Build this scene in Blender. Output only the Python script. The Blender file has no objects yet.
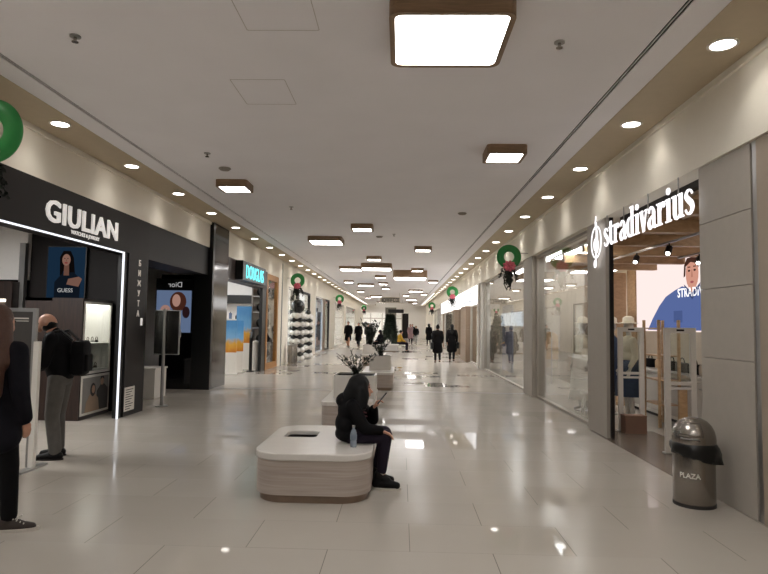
import bpy, bmesh, math, random
from mathutils import Vector, Matrix, Euler
random.seed(7)
S = bpy.context.scene
COL = S.collection
PI = math.pi
R = math.radians
# ------------------------------------------------------------------ camera, light of the place, exposure
cam_d = bpy.data.cameras.new('camera'); cam = bpy.data.objects.new('camera', cam_d); COL.objects.link(cam)
YAW, PITCH, ROLL = R(1.676), R(3.598), R(0.9)
_f = Vector((-math.sin(YAW)*math.cos(PITCH), math.cos(YAW)*math.cos(PITCH), math.sin(PITCH)))
_r0 = Vector((math.cos(YAW), math.sin(YAW), 0)); _u0 = _r0.cross(_f)
_r = _r0*math.cos(ROLL) + _u0*math.sin(ROLL); _u = -_r0*math.sin(ROLL) + _u0*math.cos(ROLL)
cam.matrix_world = Matrix(((_r.x, _u.x, -_f.x, 0), (_r.y, _u.y, -_f.y, 0), (_r.z, _u.z, -_f.z, 1.6), (0, 0, 0, 1)))
cam_d.sensor_fit = 'HORIZONTAL'; cam_d.sensor_width = 36.0; cam_d.lens = 600.0/768.0*36.0
cam_d.clip_start = 0.05; cam_d.clip_end = 300
S.camera = cam
W_ = bpy.data.worlds.new('world'); S.world = W_; W_.use_nodes = True
W_.node_tree.nodes['Background'].inputs[0].default_value = (1, .95, .9, 1)
W_.node_tree.nodes['Background'].inputs[1].default_value = 0.02
DOWNLIGHT_W = 1.35          # each recessed downlight
PANEL_E = 12.0               # ceiling panels
SHOP_E = 12.0                # ceiling lamps inside the shops
S.view_settings.view_transform = 'Standard'; S.view_settings.look = 'None'
S.view_settings.gamma = 1.0; S.view_settings.use_curve_mapping = False
S.view_settings.exposure = 0.47
S.cycles.max_bounces = 14; S.cycles.diffuse_bounces = 7; S.cycles.transparent_max_bounces = 16; S.cycles.glossy_bounces = 5
S.cycles.sample_clamp_indirect = 6

# ------------------------------------------------------------------ helpers
def lin(h):
    h = h.lstrip('#'); out = []
    for i in (0, 2, 4):
        c = int(h[i:i+2], 16)/255
        out.append(c/12.92 if c <= .04045 else ((c+.055)/1.055)**2.4)
    return tuple(out)
def nodes(m):
    m.use_nodes = True; t = m.node_tree; return t, t.nodes, t.links
def mat(name, col, rough=.5, metal=0, noise=.06, nscale=9, bump=0, bscale=60, emit=0, ecol=None, coat=0, spec=.5, sheen=0, stretch=None):
    m = bpy.data.materials.new(name); t, N, L = nodes(m); b = N['Principled BSDF']
    c = lin(col) if isinstance(col, str) else col
    b.inputs['Roughness'].default_value = rough; b.inputs['Metallic'].default_value = metal
    b.inputs['Specular IOR Level'].default_value = spec; b.inputs['Coat Weight'].default_value = coat
    b.inputs['Sheen Weight'].default_value = sheen
    b.inputs['Base Color'].default_value = (*c, 1)
    tc = N.new('ShaderNodeTexCoord'); src = tc.outputs['Object']
    if stretch:
        mp = N.new('ShaderNodeMapping'); mp.inputs['Scale'].default_value = stretch; L.new(src, mp.inputs[0]); src = mp.outputs[0]
    if noise:
        n = N.new('ShaderNodeTexNoise'); n.inputs['Scale'].default_value = nscale; n.inputs['Detail'].default_value = 4
        L.new(src, n.inputs['Vector'])
        x = N.new('ShaderNodeMix'); x.data_type = 'RGBA'
        x.inputs[6].default_value = (*[v*(1-noise*2) for v in c], 1); x.inputs[7].default_value = (*[min(1, v*(1+noise*2)) for v in c], 1)
        L.new(n.outputs['Fac'], x.inputs[0]); L.new(x.outputs[2], b.inputs['Base Color'])
    if bump:
        n2 = N.new('ShaderNodeTexNoise'); n2.inputs['Scale'].default_value = bscale; n2.inputs['Detail'].default_value = 3
        L.new(src, n2.inputs['Vector']); bp = N.new('ShaderNodeBump'); bp.inputs['Strength'].default_value = bump; bp.inputs['Distance'].default_value = .01
        L.new(n2.outputs['Fac'], bp.inputs['Height']); L.new(bp.outputs[0], b.inputs['Normal'])
    if emit:
        e = ecol or c
        if isinstance(e, str): e = lin(e)
        b.inputs['Emission Color'].default_value = (*e, 1); b.inputs['Emission Strength'].default_value = emit
    return m
def wood(name, a, b_, scale=(6, 60, 60), rough=.45):
    m = bpy.data.materials.new(name); t, N, L = nodes(m); b = N['Principled BSDF']; b.inputs['Roughness'].default_value = rough
    tc = N.new('ShaderNodeTexCoord'); mp = N.new('ShaderNodeMapping'); mp.inputs['Scale'].default_value = scale
    n = N.new('ShaderNodeTexNoise'); n.inputs['Scale'].default_value = 1; n.inputs['Detail'].default_value = 5; n.inputs['Distortion'].default_value = .6
    r = N.new('ShaderNodeValToRGB'); r.color_ramp.elements[0].color = (*lin(a), 1); r.color_ramp.elements[1].color = (*lin(b_), 1)
    r.color_ramp.elements[0].position = .3; r.color_ramp.elements[1].position = .7
    L.new(tc.outputs['Object'], mp.inputs[0]); L.new(mp.outputs[0], n.inputs['Vector']); L.new(n.outputs['Fac'], r.inputs[0]); L.new(r.outputs[0], b.inputs['Base Color'])
    return m
def emitmat(name, col, s):
    m = bpy.data.materials.new(name); t, N, L = nodes(m); N.remove(N['Principled BSDF'])
    e = N.new('ShaderNodeEmission'); e.inputs[0].default_value = (*(lin(col) if isinstance(col, str) else col), 1); e.inputs[1].default_value = s
    L.new(e.outputs[0], N['Material Output'].inputs[0]); return m
def glassmat(name, tint=(.96, .97, .96), ior=1.5, rough=0.0):
    m = bpy.data.materials.new(name); t, N, L = nodes(m); N.remove(N['Principled BSDF'])
    tr = N.new('ShaderNodeBsdfTransparent'); tr.inputs[0].default_value = (*tint, 1)
    g = N.new('ShaderNodeBsdfGlossy'); g.inputs['Roughness'].default_value = rough
    ge = N.new('ShaderNodeNewGeometry'); dt = N.new('ShaderNodeVectorMath'); dt.operation = 'DOT_PRODUCT'; L.new(ge.outputs['Normal'], dt.inputs[0]); L.new(ge.outputs['Incoming'], dt.inputs[1])
    def mth(op, a, b=0.0):
        n = N.new('ShaderNodeMath'); n.operation = op
        for i, v in enumerate((a, b)):
            if isinstance(v, (int, float)): n.inputs[i].default_value = v
            else: L.new(v, n.inputs[i])
        return n.outputs[0]
    f0 = ((ior-1)/(ior+1))**2
    fac = mth('ADD', mth('MULTIPLY', mth('POWER', mth('SUBTRACT', 1.0, mth('ABSOLUTE', dt.outputs['Value'])), 5.0), 1-f0), f0)
    mx = N.new('ShaderNodeMixShader'); L.new(fac, mx.inputs[0]); L.new(tr.outputs[0], mx.inputs[1]); L.new(g.outputs[0], mx.inputs[2])
    L.new(mx.outputs[0], N['Material Output'].inputs[0]); return m

def thing(name, label, cat, loc=(0, 0, 0), rz=0, group=None):
    o = bpy.data.objects.new(name, None); COL.objects.link(o); o.empty_display_size = .1
    o.location = loc; o.rotation_euler = (0, 0, rz); o['label'] = label; o['category'] = cat
    if group: o['group'] = group
    return o
def tag(o, label, cat, group=None):
    o['label'] = label; o['category'] = cat
    if group: o['group'] = group
    return o
def dup(root, loc, rz=None, label=None, sc=None):
    r = root.copy(); COL.objects.link(r); r.location = loc
    if rz is not None: r.rotation_euler = (0, 0, rz)
    if label: r['label'] = label
    if sc: r.scale = sc
    for ch in list(root.children):
        c = ch.copy(); COL.objects.link(c); c.parent = r
        for g in ch.children:
            d = g.copy(); COL.objects.link(d); d.parent = c
    return r
ORD = ('first second third fourth fifth sixth seventh eighth ninth tenth eleventh twelfth thirteenth fourteenth fifteenth sixteenth seventeenth eighteenth nineteenth twentieth '
       'twenty-first twenty-second twenty-third twenty-fourth twenty-fifth twenty-sixth twenty-seventh twenty-eighth twenty-ninth thirtieth thirty-first thirty-second thirty-third thirty-fourth thirty-fifth thirty-sixth').split()

class B:
    """collects shapes in one bmesh and links them as one mesh object"""
    def __init__(s): s.b = bmesh.new(); s.sm = False
    def box(s, x0, x1, y0, y1, z0, z1, bev=0):
        c = Matrix.Translation(((x0+x1)/2, (y0+y1)/2, (z0+z1)/2)) @ Matrix.Diagonal((abs(x1-x0), abs(y1-y0), abs(z1-z0), 1))
        g = bmesh.ops.create_cube(s.b, size=1, matrix=c)
        if bev:
            vs = set(g['verts']); es = [e for e in s.b.edges if e.verts[0] in vs and e.verts[1] in vs]
            bmesh.ops.bevel(s.b, geom=es, offset=bev, segments=2, affect='EDGES', profile=.5)
        return s
    def prism(s, pts, z0, z1, M=None):
        lo = [s.b.verts.new((p[0], p[1], z0)) for p in pts]; hi = [s.b.verts.new((p[0], p[1], z1)) for p in pts]
        n = len(pts); s.b.faces.new(lo[::-1]); s.b.faces.new(hi)
        for i in range(n): s.b.faces.new((lo[i], lo[(i+1) % n], hi[(i+1) % n], hi[i]))
        if M is not None: bmesh.ops.transform(s.b, matrix=M, verts=lo+hi)
        return s
    def rprism(s, x0, x1, y0, y1, z0, z1, r, n=8, M=None):
        return s.prism(rrect(x0, x1, y0, y1, r, n), z0, z1, M)
    def ring(s, outer, inner, z0, z1, M=None):
        """flat frame between two outlines with the same point count"""
        n = len(outer); V = [[s.b.verts.new((p[0], p[1], z)) for p in o] for o in (outer, inner) for z in (z0, z1)]
        ol, oh, il, ih = V
        for i in range(n):
            j = (i+1) % n
            s.b.faces.new((ol[i], ol[j], oh[j], oh[i])); s.b.faces.new((il[j], il[i], ih[i], ih[j]))
            s.b.faces.new((oh[i], oh[j], ih[j], ih[i])); s.b.faces.new((ol[j], ol[i], il[i], il[j]))
        if M is not None: bmesh.ops.transform(s.b, matrix=M, verts=[v for q in V for v in q])
        return s
    def cyl(s, p0, p1, r0, r1=None, seg=16):
        p0, p1 = Vector(p0), Vector(p1); d = p1-p0; r1 = r0 if r1 is None else r1
        M = Matrix.Translation((p0+p1)/2) @ d.to_track_quat('Z', 'Y').to_matrix().to_4x4()
        bmesh.ops.create_cone(s.b, cap_ends=True, segments=seg, radius1=r0, radius2=r1, depth=d.length, matrix=M); return s
    def tube(s, pts, r, seg=8):
        for a, b in zip(pts, pts[1:]): s.cyl(a, b, r, seg=seg)
        return s
    def ball(s, c, r, seg=16, rot=None):
        r = (r, r, r) if isinstance(r, (int, float)) else r
        M = Matrix.Translation(c) @ (Euler(rot).to_matrix().to_4x4() if rot else Matrix()) @ Matrix.Diagonal((*r, 1))
        n = max(6, seg*2//3); rows = []
        top = s.b.verts.new(M @ Vector((0, 0, 1))); bot = s.b.verts.new(M @ Vector((0, 0, -1)))
        for i in range(1, n):
            a = PI*i/n; rows.append([s.b.verts.new(M @ Vector((math.sin(a)*math.cos(2*PI*j/seg), math.sin(a)*math.sin(2*PI*j/seg), math.cos(a)))) for j in range(seg)])
        for j in range(seg):
            k = (j+1) % seg; s.b.faces.new((top, rows[0][j], rows[0][k])); s.b.faces.new((rows[-1][k], rows[-1][j], bot))
            for p, q in zip(rows, rows[1:]): s.b.faces.new((p[j], q[j], q[k], p[k]))
        return s
    def lathe(s, prof, c=(0, 0, 0), seg=32):
        rows = []
        for r, z in prof:
            rows.append([s.b.verts.new((c[0]+r*math.cos(2*PI*i/seg), c[1]+r*math.sin(2*PI*i/seg), c[2]+z)) for i in range(seg)])
        for a, b in zip(rows, rows[1:]):
            for i in range(seg): s.b.faces.new((a[i], a[(i+1) % seg], b[(i+1) % seg], b[i]))
        s.b.faces.new(rows[0][::-1]); s.b.faces.new(rows[-1]); return s
    def torus(s, c, R_, r, axis='Y', seg=36, ms=12, flat=1.0):
        rows = []
        for i in range(seg):
            a = 2*PI*i/seg; row = []
            for j in range(ms):
                b = 2*PI*j/ms; q = R_+r*math.cos(b); h = r*flat*math.sin(b)
                p = (q*math.cos(a), h, q*math.sin(a)) if axis == 'Y' else ((q*math.cos(a), q*math.sin(a), h) if axis == 'Z' else (h, q*math.cos(a), q*math.sin(a)))
                row.append(s.b.verts.new((c[0]+p[0], c[1]+p[1], c[2]+p[2])))
            rows.append(row)
        for i in range(seg):
            a, b = rows[i], rows[(i+1) % seg]
            for j in range(ms): s.b.faces.new((a[j], a[(j+1) % ms], b[(j+1) % ms], b[j]))
        return s
    def leaf(s, base, d, up, L, w):
        base, d, up = Vector(base), Vector(d).normalized(), Vector(up)
        side = d.cross(up); side = side.normalized() if side.length > 1e-4 else Vector((1, 0, 0)); nn = side.cross(d)
        pts = [base, base+d*L*.35+side*w/2+nn*L*.05, base+d*L*.75+side*w*.35, base+d*L-nn*L*.12, base+d*L*.75-side*w*.35, base+d*L*.35-side*w/2+nn*L*.05]
        v = [s.b.verts.new(p) for p in pts]; m1 = s.b.verts.new(base+d*L*.4-nn*L*.03)
        for i in range(6): s.b.faces.new((v[i], v[(i+1) % 6], m1))
        return s
    def build(s, name, m, parent=None, kind=None, smooth=None, loc=None, rot=None, world=False, angle=40):
        bmesh.ops.recalc_face_normals(s.b, faces=s.b.faces[:])
        if world and parent is not None: bmesh.ops.translate(s.b, vec=-Vector(parent.location), verts=s.b.verts[:])
        me = bpy.data.meshes.new(name); s.b.to_mesh(me); s.b.free()
        if smooth is not None and smooth:
            me.polygons.foreach_set('use_smooth', [True]*len(me.polygons)); me.update()
            if smooth == 'auto':
                try: me.set_sharp_from_angle(angle=R(angle))
                except Exception: pass
        o = bpy.data.objects.new(name, me); COL.objects.link(o); me.materials.append(m)
        if parent is not None: o.parent = parent
        if loc: o.location = loc
        if rot: o.rotation_euler = rot
        if kind: o['kind'] = kind
        return o
def rrect(x0, x1, y0, y1, r, n=8):
    pts = []
    for cx, cy, a0 in ((x1-r, y1-r, 0), (x0+r, y1-r, 90), (x0+r, y0+r, 180), (x1-r, y0+r, 270)):
        for i in range(n+1):
            a = R(a0+90*i/n); pts.append((cx+r*math.cos(a), cy+r*math.sin(a)))
    return pts
def struct(name, m, *boxes, parent=None, bev=0):
    b = B()
    for q in boxes: b.box(*q, bev=bev)
    o = b.build(name, m, parent)
    if parent is None: o['kind'] = 'structure'
    return o
def sroot(name, loc=(0, 0, 0)):
    o = bpy.data.objects.new(name, None); COL.objects.link(o); o.location = loc; o['kind'] = 'structure'; return o
def text(name, s, size, m, parent, M, ext=.01, off=0, sx=1, align='CENTER', sp=1.0, bevel=0, ls=1.0):
    """lettering turned into a mesh; M places its plane"""
    c = bpy.data.curves.new(name, 'FONT'); c.body = s; c.size = size; c.extrude = ext; c.offset = off; c.align_x = align; c.space_character = sp; c.resolution_u = 3; c.space_line = ls; c.bevel_depth = bevel
    o = bpy.data.objects.new(name, c); COL.objects.link(o); bpy.context.view_layer.update()
    me = bpy.data.meshes.new_from_object(o.evaluated_get(bpy.context.evaluated_depsgraph_get()))
    bpy.data.objects.remove(o); bpy.data.curves.remove(c)
    me.transform(M @ Matrix.Diagonal((sx, 1, 1, 1))); me.materials.clear(); me.materials.append(m)
    o = bpy.data.objects.new(name, me); COL.objects.link(o)
    if parent is not None: o.parent = parent
    return o
def face(loc, d):
    """matrix of an upright text plane whose readable side looks along d (degrees: 0 = +X, -90 = -Y, 180 = -X)"""
    return Matrix.Translation(loc) @ Matrix.Rotation(R(d+90), 4, 'Z') @ Matrix.Rotation(R(90), 4, 'X')
def blob(name, prims, m, parent, vox=.02, smooth=6, factor=.5):
    """one continuous skin grown over tapered limbs and ellipsoids"""
    b = B()
    for p in prims:
        if p[0] == 'c':
            _, a, c, r0, r1 = p
            if (Vector(a)-Vector(c)).length > 1e-4: b.cyl(a, c, r0, r1, 14)
            b.ball(a, r0, 14); b.ball(c, r1, 14)
        else: b.ball(p[1], p[2], 18, p[3] if len(p) > 3 else None)
    o = b.build(name, m, parent, smooth=True)
    r = o.modifiers.new('r', 'REMESH'); r.mode = 'VOXEL'; r.voxel_size = vox; r.use_smooth_shade = True
    if smooth:
        k = o.modifiers.new('s', 'SMOOTH'); k.iterations = smooth; k.factor = factor
    return o
def V(*a): return Vector(a)
def hand(w, d, n, lat, curl=.5, sc=1.0):
    """palm, four fingers of different length, thumb from the side of the palm"""
    w, d, n, lat = Vector(w), Vector(d).normalized(), Vector(n).normalized(), Vector(lat).normalized(); out = []
    for i, L in enumerate((.072, .080, .074, .058)):
        base = w + (d*.085 + lat*(.030-.020*i))*sc
        out.append(('c', w+lat*(.018-.012*i)*sc, base, .014*sc, .0115*sc))
        a = base + (d*math.cos(curl)+n*math.sin(curl))*L*.5*sc; e = a + (d*math.cos(2*curl)+n*math.sin(2*curl))*L*.5*sc
        out += [('c', base, a, .0095*sc, .009*sc), ('c', a, e, .009*sc, .0075*sc)]
    t0 = w + (d*.025+lat*.028)*sc; t1 = t0 + (d*.5+lat*.6+n*.35).normalized()*.042*sc; t2 = t1 + (d*.9+n*.45+lat*.1).normalized()*.032*sc
    return out + [('c', t0, t1, .013*sc, .0105*sc), ('c', t1, t2, .0105*sc, .008*sc)]
# ------------------------------------------------------------------ materials
m_ceil = mat('white plaster', '#f3f1f4', .8, noise=.02, nscale=1.5)
m_soff = mat('taupe soffit', '#bfb096', .6, noise=.03)
m_cream = mat('cream wall', '#ebe5d8', .75, noise=.03, nscale=2)
m_greige = mat('greige cladding', '#aca59b', .5, noise=.03)
m_warm = mat('warm cladding', '#a39585', .5, noise=.03)
m_black = mat('black', '#0b0b0c', .35, noise=0)
m_slot = mat('slot black', '#020202', .9, noise=0, spec=0)
m_char = mat('charcoal fascia', '#1b1615', .5, noise=.05, spec=.25)
m_dgrey = mat('dark grey cladding', '#1f1c1b', .5, noise=.05, spec=.25)
m_bgloss = mat('black gloss', '#08080a', .08, noise=0, coat=.5)
m_pier = mat('gloss brown-black', '#241f1c', .1, noise=.05)
m_white = mat('white', '#e4e0d8', .45, noise=.02)
m_slab = mat('white solid surface', '#cfcac3', .25, noise=.02)
m_steel = mat('brushed steel', '#9a948d', .24, 1, noise=.12, nscale=30, stretch=(20, 20, .4))
m_steel2 = mat('satin aluminium', '#a9a8a6', .35, .9, noise=.05)
m_fix = wood('fixture wood', '#7d664d', '#96795c', (3, 40, 40))
m_lam = wood('pale laminate', '#9d9086', '#b4a89e', (1.2, 1.2, 46), .5)
m_dwood = wood('dark walnut', '#1f1511', '#34241d', (30, 30, 2.5))
m_oak = wood('golden oak', '#a8743c', '#c58e50', (30, 30, 3))
m_tan = wood('tan timber', '#a58561', '#bd9c77', (8, 8, 20))
m_brown = mat('brown stone', '#8b7765', .45, noise=.06)
m_glass = glassmat('shop glass')
m_glassd = glassmat('display glass', (.9, .93, .92))
m_led = emitmat('led strip', (.9, .93, 1), 1.15)
m_panel = emitmat('light panel', (1, .975, .955), PANEL_E)
m_lens = emitmat('downlight lens', (1, .94, .86), 8)
m_shopl = emitmat('shop lamp', (1, .98, .96), SHOP_E*1.05)
m_shopb = emitmat('bright shop lamp', (.97, .985, 1), SHOP_E*.9)
m_sign = emitmat('lit white letters', (1, .96, .98), 1.15)
m_signG = mat('white sign letters', '#e8e4e0', .4, noise=0, emit=.35)
m_cyan = emitmat('cyan neon', (.16, .85, .92), 1.5)
m_shopwall = mat('shop wall cream', '#b9ad9c', .7, noise=.03)
m_shoplight = mat('shop wall white', '#e9e6e2', .6, noise=.02)
m_green = mat('green wreath', '#2c9048', .35, noise=.08, nscale=4)
m_pink = mat('pink bow', '#d9687c', .4, noise=.1)
m_foliage = mat('dark foliage', '#141a12', .6, noise=.2)
m_plant = mat('plant leaves', '#1c2417', .5, noise=.25, nscale=14)
m_fir = mat('fir green', '#1f2c1c', .7, noise=.25, nscale=6)
m_stem = mat('stem brown', '#2b2118', .7)
m_soil = mat('dark recess', '#120f0d', .95, noise=.2, nscale=40, spec=.05)
m_skin = mat('skin', '#b98a72', .55, noise=.04)
m_hairb = mat('black hair', '#080707', .5, noise=.1, stretch=(30, 30, 3), bump=.3, spec=.2)
m_hairbr = mat('brown hair', '#4a2d1f', .5, noise=.2, nscale=6, stretch=(30, 30, 2), bump=.5, bscale=20)
m_coat = mat('black cloth', '#0d0c0e', .75, noise=.15, bump=.3, bscale=25, spec=.12)
m_navy = mat('dark navy cloth', '#15141a', .8, noise=.15, bump=.3, bscale=25, spec=.12)
m_plum = mat('dark plum trousers', '#27212c', .8, noise=.12, bump=.3, bscale=30, spec=.12)
m_jeans = mat('grey denim', '#55524e', .85, noise=.15, nscale=12, bump=.3, bscale=60)
m_shoe = mat('dark shoe', '#0d0b0c', .6, noise=.1, spec=.2)
m_shoeb = mat('brown shoe', '#2c221c', .6, noise=.1)
m_sole = mat('pale sole', '#b9b2a8', .6)
m_yellow = mat('mustard jacket', '#b58d24', .8, noise=.08)
m_denim = mat('blue denim', '#34445c', .85, noise=.12, nscale=14)
m_pinkc = mat('dusty pink coat', '#94777a', .8)

# floor: 1.18 x 0.6 m stone tiles in running bond, glossy, each laid a hair off level
def floor_mat():
    m = bpy.data.materials.new('polished floor tiles'); t, N, L = nodes(m); b = N['Principled BSDF']
    def mth(op, a, c=None):
        n = N.new('ShaderNodeMath'); n.operation = op
        for i, v in enumerate((a, c)):
            if v is None: continue
            if isinstance(v, (int, float)): n.inputs[i].default_value = v
            else: L.new(v, n.inputs[i])
        return n.outputs[0]
    tc = N.new('ShaderNodeTexCoord'); sp = N.new('ShaderNodeSeparateXYZ'); L.new(tc.outputs['Object'], sp.inputs[0])
    yr = mth('DIVIDE', mth('SUBTRACT', sp.outputs['Y'], -9.44), .6); row = mth('FLOOR', yr); yf = mth('FRACT', yr)
    par = mth('MODULO', row, 2.0)
    xr = mth('DIVIDE', mth('ADD', mth('SUBTRACT', sp.outputs['X'], .67-1.17*30), mth('MULTIPLY', par, .585)), 1.17); colm = mth('FLOOR', xr); xf = mth('FRACT', xr)
    cb = N.new('ShaderNodeCombineXYZ'); L.new(row, cb.inputs[0]); L.new(colm, cb.inputs[1])
    wn = N.new('ShaderNodeTexWhiteNoise'); wn.noise_dimensions = '3D'; L.new(cb.outputs[0], wn.inputs['Vector'])
    ex = mth('MULTIPLY', mth('MINIMUM', xf, mth('SUBTRACT', 1.0, xf)), 1.17); ey = mth('MULTIPLY', mth('MINIMUM', yf, mth('SUBTRACT', 1.0, yf)), .6)
    jx = mth('LESS_THAN', ex, .0028); jy = mth('LESS_THAN', ey, .0022); j = mth('MAXIMUM', jx, mth('MULTIPLY', jy, .5))
    ns = N.new('ShaderNodeTexNoise'); ns.inputs['Scale'].default_value = 2.2; ns.inputs['Detail'].default_value = 5; L.new(tc.outputs['Object'], ns.inputs['Vector'])
    r = N.new('ShaderNodeValToRGB'); r.color_ramp.elements[0].color = (*lin('#a8a198'), 1); r.color_ramp.elements[1].color = (*lin('#b2aba2'), 1)
    mixv = mth('ADD', mth('MULTIPLY', wn.outputs['Value'], .5), mth('MULTIPLY', ns.outputs['Fac'], .5)); L.new(mth('SUBTRACT', mixv, mth('MULTIPLY', mth('GREATER_THAN', wn.outputs['Value'], .87), .25)), r.inputs[0])
    x = N.new('ShaderNodeMix'); x.data_type = 'RGBA'; L.new(j, x.inputs[0]); L.new(r.outputs[0], x.inputs[6]); x.inputs[7].default_value = (*lin('#5d554c'), 1)
    L.new(x.outputs[2], b.inputs['Base Color'])
    pol = mth('GREATER_THAN', wn.outputs['Value'], .87)          # a few tiles are more polished than the rest
    ro = mth('ADD', mth('SUBTRACT', mth('ADD', .15, mth('MULTIPLY', ns.outputs['Fac'], .08)), mth('MULTIPLY', pol, .15)), mth('MULTIPLY', j, .3)); L.new(ro, b.inputs['Roughness'])
    # tiny tilt of every tile
    sv = N.new('ShaderNodeVectorMath'); sv.operation = 'SUBTRACT'; L.new(wn.outputs['Color'], sv.inputs[0]); sv.inputs[1].default_value = (.5, .5, .5)
    s2 = N.new('ShaderNodeVectorMath'); s2.operation = 'MULTIPLY'; L.new(sv.outputs[0], s2.inputs[0]); s2.inputs[1].default_value = (.004, .004, 0)
    s3 = N.new('ShaderNodeVectorMath'); s3.operation = 'ADD'; L.new(s2.outputs[0], s3.inputs[0]); s3.inputs[1].default_value = (0, 0, 1)
    s4 = N.new('ShaderNodeVectorMath'); s4.operation = 'NORMALIZE'; L.new(s3.outputs[0], s4.inputs[0]); L.new(s4.outputs[0], b.inputs['Normal'])
    b.inputs['Specular IOR Level'].default_value = .2
    return m
m_floor = floor_mat()
m_taupe = mat('taupe stone strip', '#6a5f54', .25, noise=.08)

# ------------------------------------------------------------------ the setting
YN, YF = -11.0, 73.0
struct('floor', m_floor, (-9.5, 10.5, YN, YF+6, -.12, 0))
struct('trim_1', m_taupe, (2.98, 3.95, 6.2, 9.6, 0, .004))            # threshold strip of the fashion shop
struct('trim_2', m_steel2, (-4.6, 3.0, 14.58, 14.63, 0, .004))         # expansion joint across the floor
struct('ceiling', m_ceil, (-3.66, 2.06, YN, YF, 4.0, 4.15), (-3.98, -3.71, YN, YF, 4.0, 4.15), (2.11, 2.38, YN, YF, 4.0, 4.15))
struct('trim_3', m_slot, (-3.71, -3.66, YN, YF, 4.012, 4.15), (2.06, 2.11, YN, YF, 4.012, 4.15))
struct('trim_4', m_ceil, (-3.688, -3.682, YN, YF, 4.0, 4.012)); struct('trim_5', m_ceil, (2.082, 2.088, YN, YF, 4.0, 4.012))
struct('trim_6', m_soff, (-4.56, -3.98, YN, YF, 3.995, 4.15)); struct('trim_7', m_soff, (2.38, 3.0, YN, YF, 3.995, 4.15))
# cream bands above the shopfronts
struct('wall_left', m_cream, (-5.0, -4.6, YN, 14.15, 3.38, 4.15), (-5.0, -4.6, 15.45, 20.4, 3.34, 4.15), (-5.0, -4.6, 20.4, YF, 3.3, 4.15))
struct('wall_right', m_cream, (2.99, 3.4, YN, YF, 3.24, 4.15))
struct('trim_8', m_cream, (-4.6, -4.57, YN, 14.15, 3.93, 3.995)); struct('trim_9', m_cream, (2.96, 2.99, YN, YF, 3.93, 3.995))
# far ends
struct('wall_back', m_cream, (-9.5, 10.5, YN-.2, YN, 0, 4.15))
struct('wall_end', m_shoplight, (-9.5, -6.5, YF, YF+.3, 0, 4.15), (-6.5, 3.3, YF, YF+.3, 3.0, 4.15), (.9, 3.3, YF, YF+.3, 0, 3.0), (3.3, 10.5, YF, YF+.3, 0, 4.15), (-9.5, 10.5, YF+5.7, YF+6, 0, 4.15))
struct('trim_10', m_shoplight, (-9.5, 10.5, YF, YF+6, 4.0, 4.15))
# shop interiors: outer walls and ceilings
struct('wall_left_inner', m_shoplight, (-8.7, -8.5, 15.2, YF, 0, 3.6), (-8.5, -4.75, 22.35, 22.5, 0, 3.5), (-8.5, -4.75, 15.2, 15.35, 0, 3.5))
struct('wall_left_dark', m_char, (-8.7, -8.5, YN, 15.2, 0, 3.6), (-8.5, -4.95, 10.6, 10.75, 0, 3.5))
struct('trim_11', m_shoplight, (-8.7, -4.7, 15.2, YF, 3.5, 3.62))
struct('trim_12', m_dgrey, (-8.7, -4.95, 10.7, 15.2, 3.5, 3.62)); struct('trim_28', m_shoplight, (-8.7, -4.95, YN, 10.7, 3.2, 3.3))
struct('wall_right_inner', m_shopwall, (9.3, 9.5, 3.0, YF, 0, 3.8), (3.4, 9.5, 3.0, 3.2, 0, 3.8), (3.3, 9.5, 22.9, 23.1, 0, 3.8))
struct('trim_13', m_shopwall, (3.4, 9.5, 3.0, YF, 3.62, 3.8))

# --- right side: the fashion shop front
def clad(name, m, x0, x1, y0, y1, zs):
    b = B()
    for a, c in zip(zs, zs[1:]): b.box(x0, x1, y0, y1, a+.003, c-.003)
    o = b.build(name, m); o['kind'] = 'structure'; return o
clad('pillar_1', m_greige, 3.02, 3.35, 5.24, 6.14, (0, 1.33, 2.0, 2.66, 3.24))
struct('trim_14', m_steel2, (3.03, 3.05, 5.16, 5.23, 0, 3.24))
struct('pillar_2', m_warm, (3.02, 3.35, 3.6, 5.15, 0, 3.24), (3.02, 3.35, YN, -6, 0, 3.24))
struct('wall_right_rear', m_shopwall, (9.3, 9.5, YN, 3.0, 0, 3.8)); struct('trim_29', m_shopwall, (3.4, 9.5, YN, 3.0, 3.62, 3.8))
struct('pillar_3', m_greige, (3.02, 3.12, 8.94, 9.82, 0, 3.24))
struct('pillar_4', m_greige, (3.0, 3.33, 13.88, 14.82, 0, 3.24))
struct('pillar_5', m_slab, (2.98, 3.33, 22.5, 22.7, 0, 3.24), (2.94, 3.33, 22.95, 23.3, 0, 3.24), (3.1, 3.33, 22.7, 22.95, 0, 3.24))
struct('trim_15', m_char, (3.22, 3.3, 6.14, 6.2, 0, 3.24), (3.07, 3.12, 8.9, 8.94, 0, 3.24), (3.22, 3.3, 6.2, 8.9, 3.16, 3.24))
def window(n, x0, x1, y0, y1, z0, z1, mf, seams=(), gm=None, fr=.05, xg=None):
    r = sroot('window_%d' % n, (x0, y0, z0))
    b = B().box(x0, x1, y0, y1, z0, z0+fr).box(x0, x1, y0, y1, z1-fr, z1).box(x0, x1, y0, y0+fr, z0+fr, z1-fr).box(x0, x1, y1-fr, y1, z0+fr, z1-fr)
    b.build('window_frame', mf, r, world=True)
    xm = xg if xg is not None else (x0+x1)/2
    ys = [y0+fr]+list(seams)+[y1-fr]; b = B()
    for a, c in zip(ys, ys[1:]): b.box(xm-.006, xm+.006, a+.004, c-.004, z0+fr, z1-fr)
    b.build('glass', gm or m_glass, r, world=True); return r
window(1, 3.1, 3.2, 9.82, 13.88, 0, 3.24, m_greige, (11.2, 12.55))
window(2, 3.1, 3.2, 14.82, 22.5, 0, 3.24, m_greige, (16.7, 18.6, 20.5))
window(15, 3.1, 3.2, -6, 3.6, 0, 3.24, m_greige)  # unseen rear shop window, added to let fill light into the hall
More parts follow.
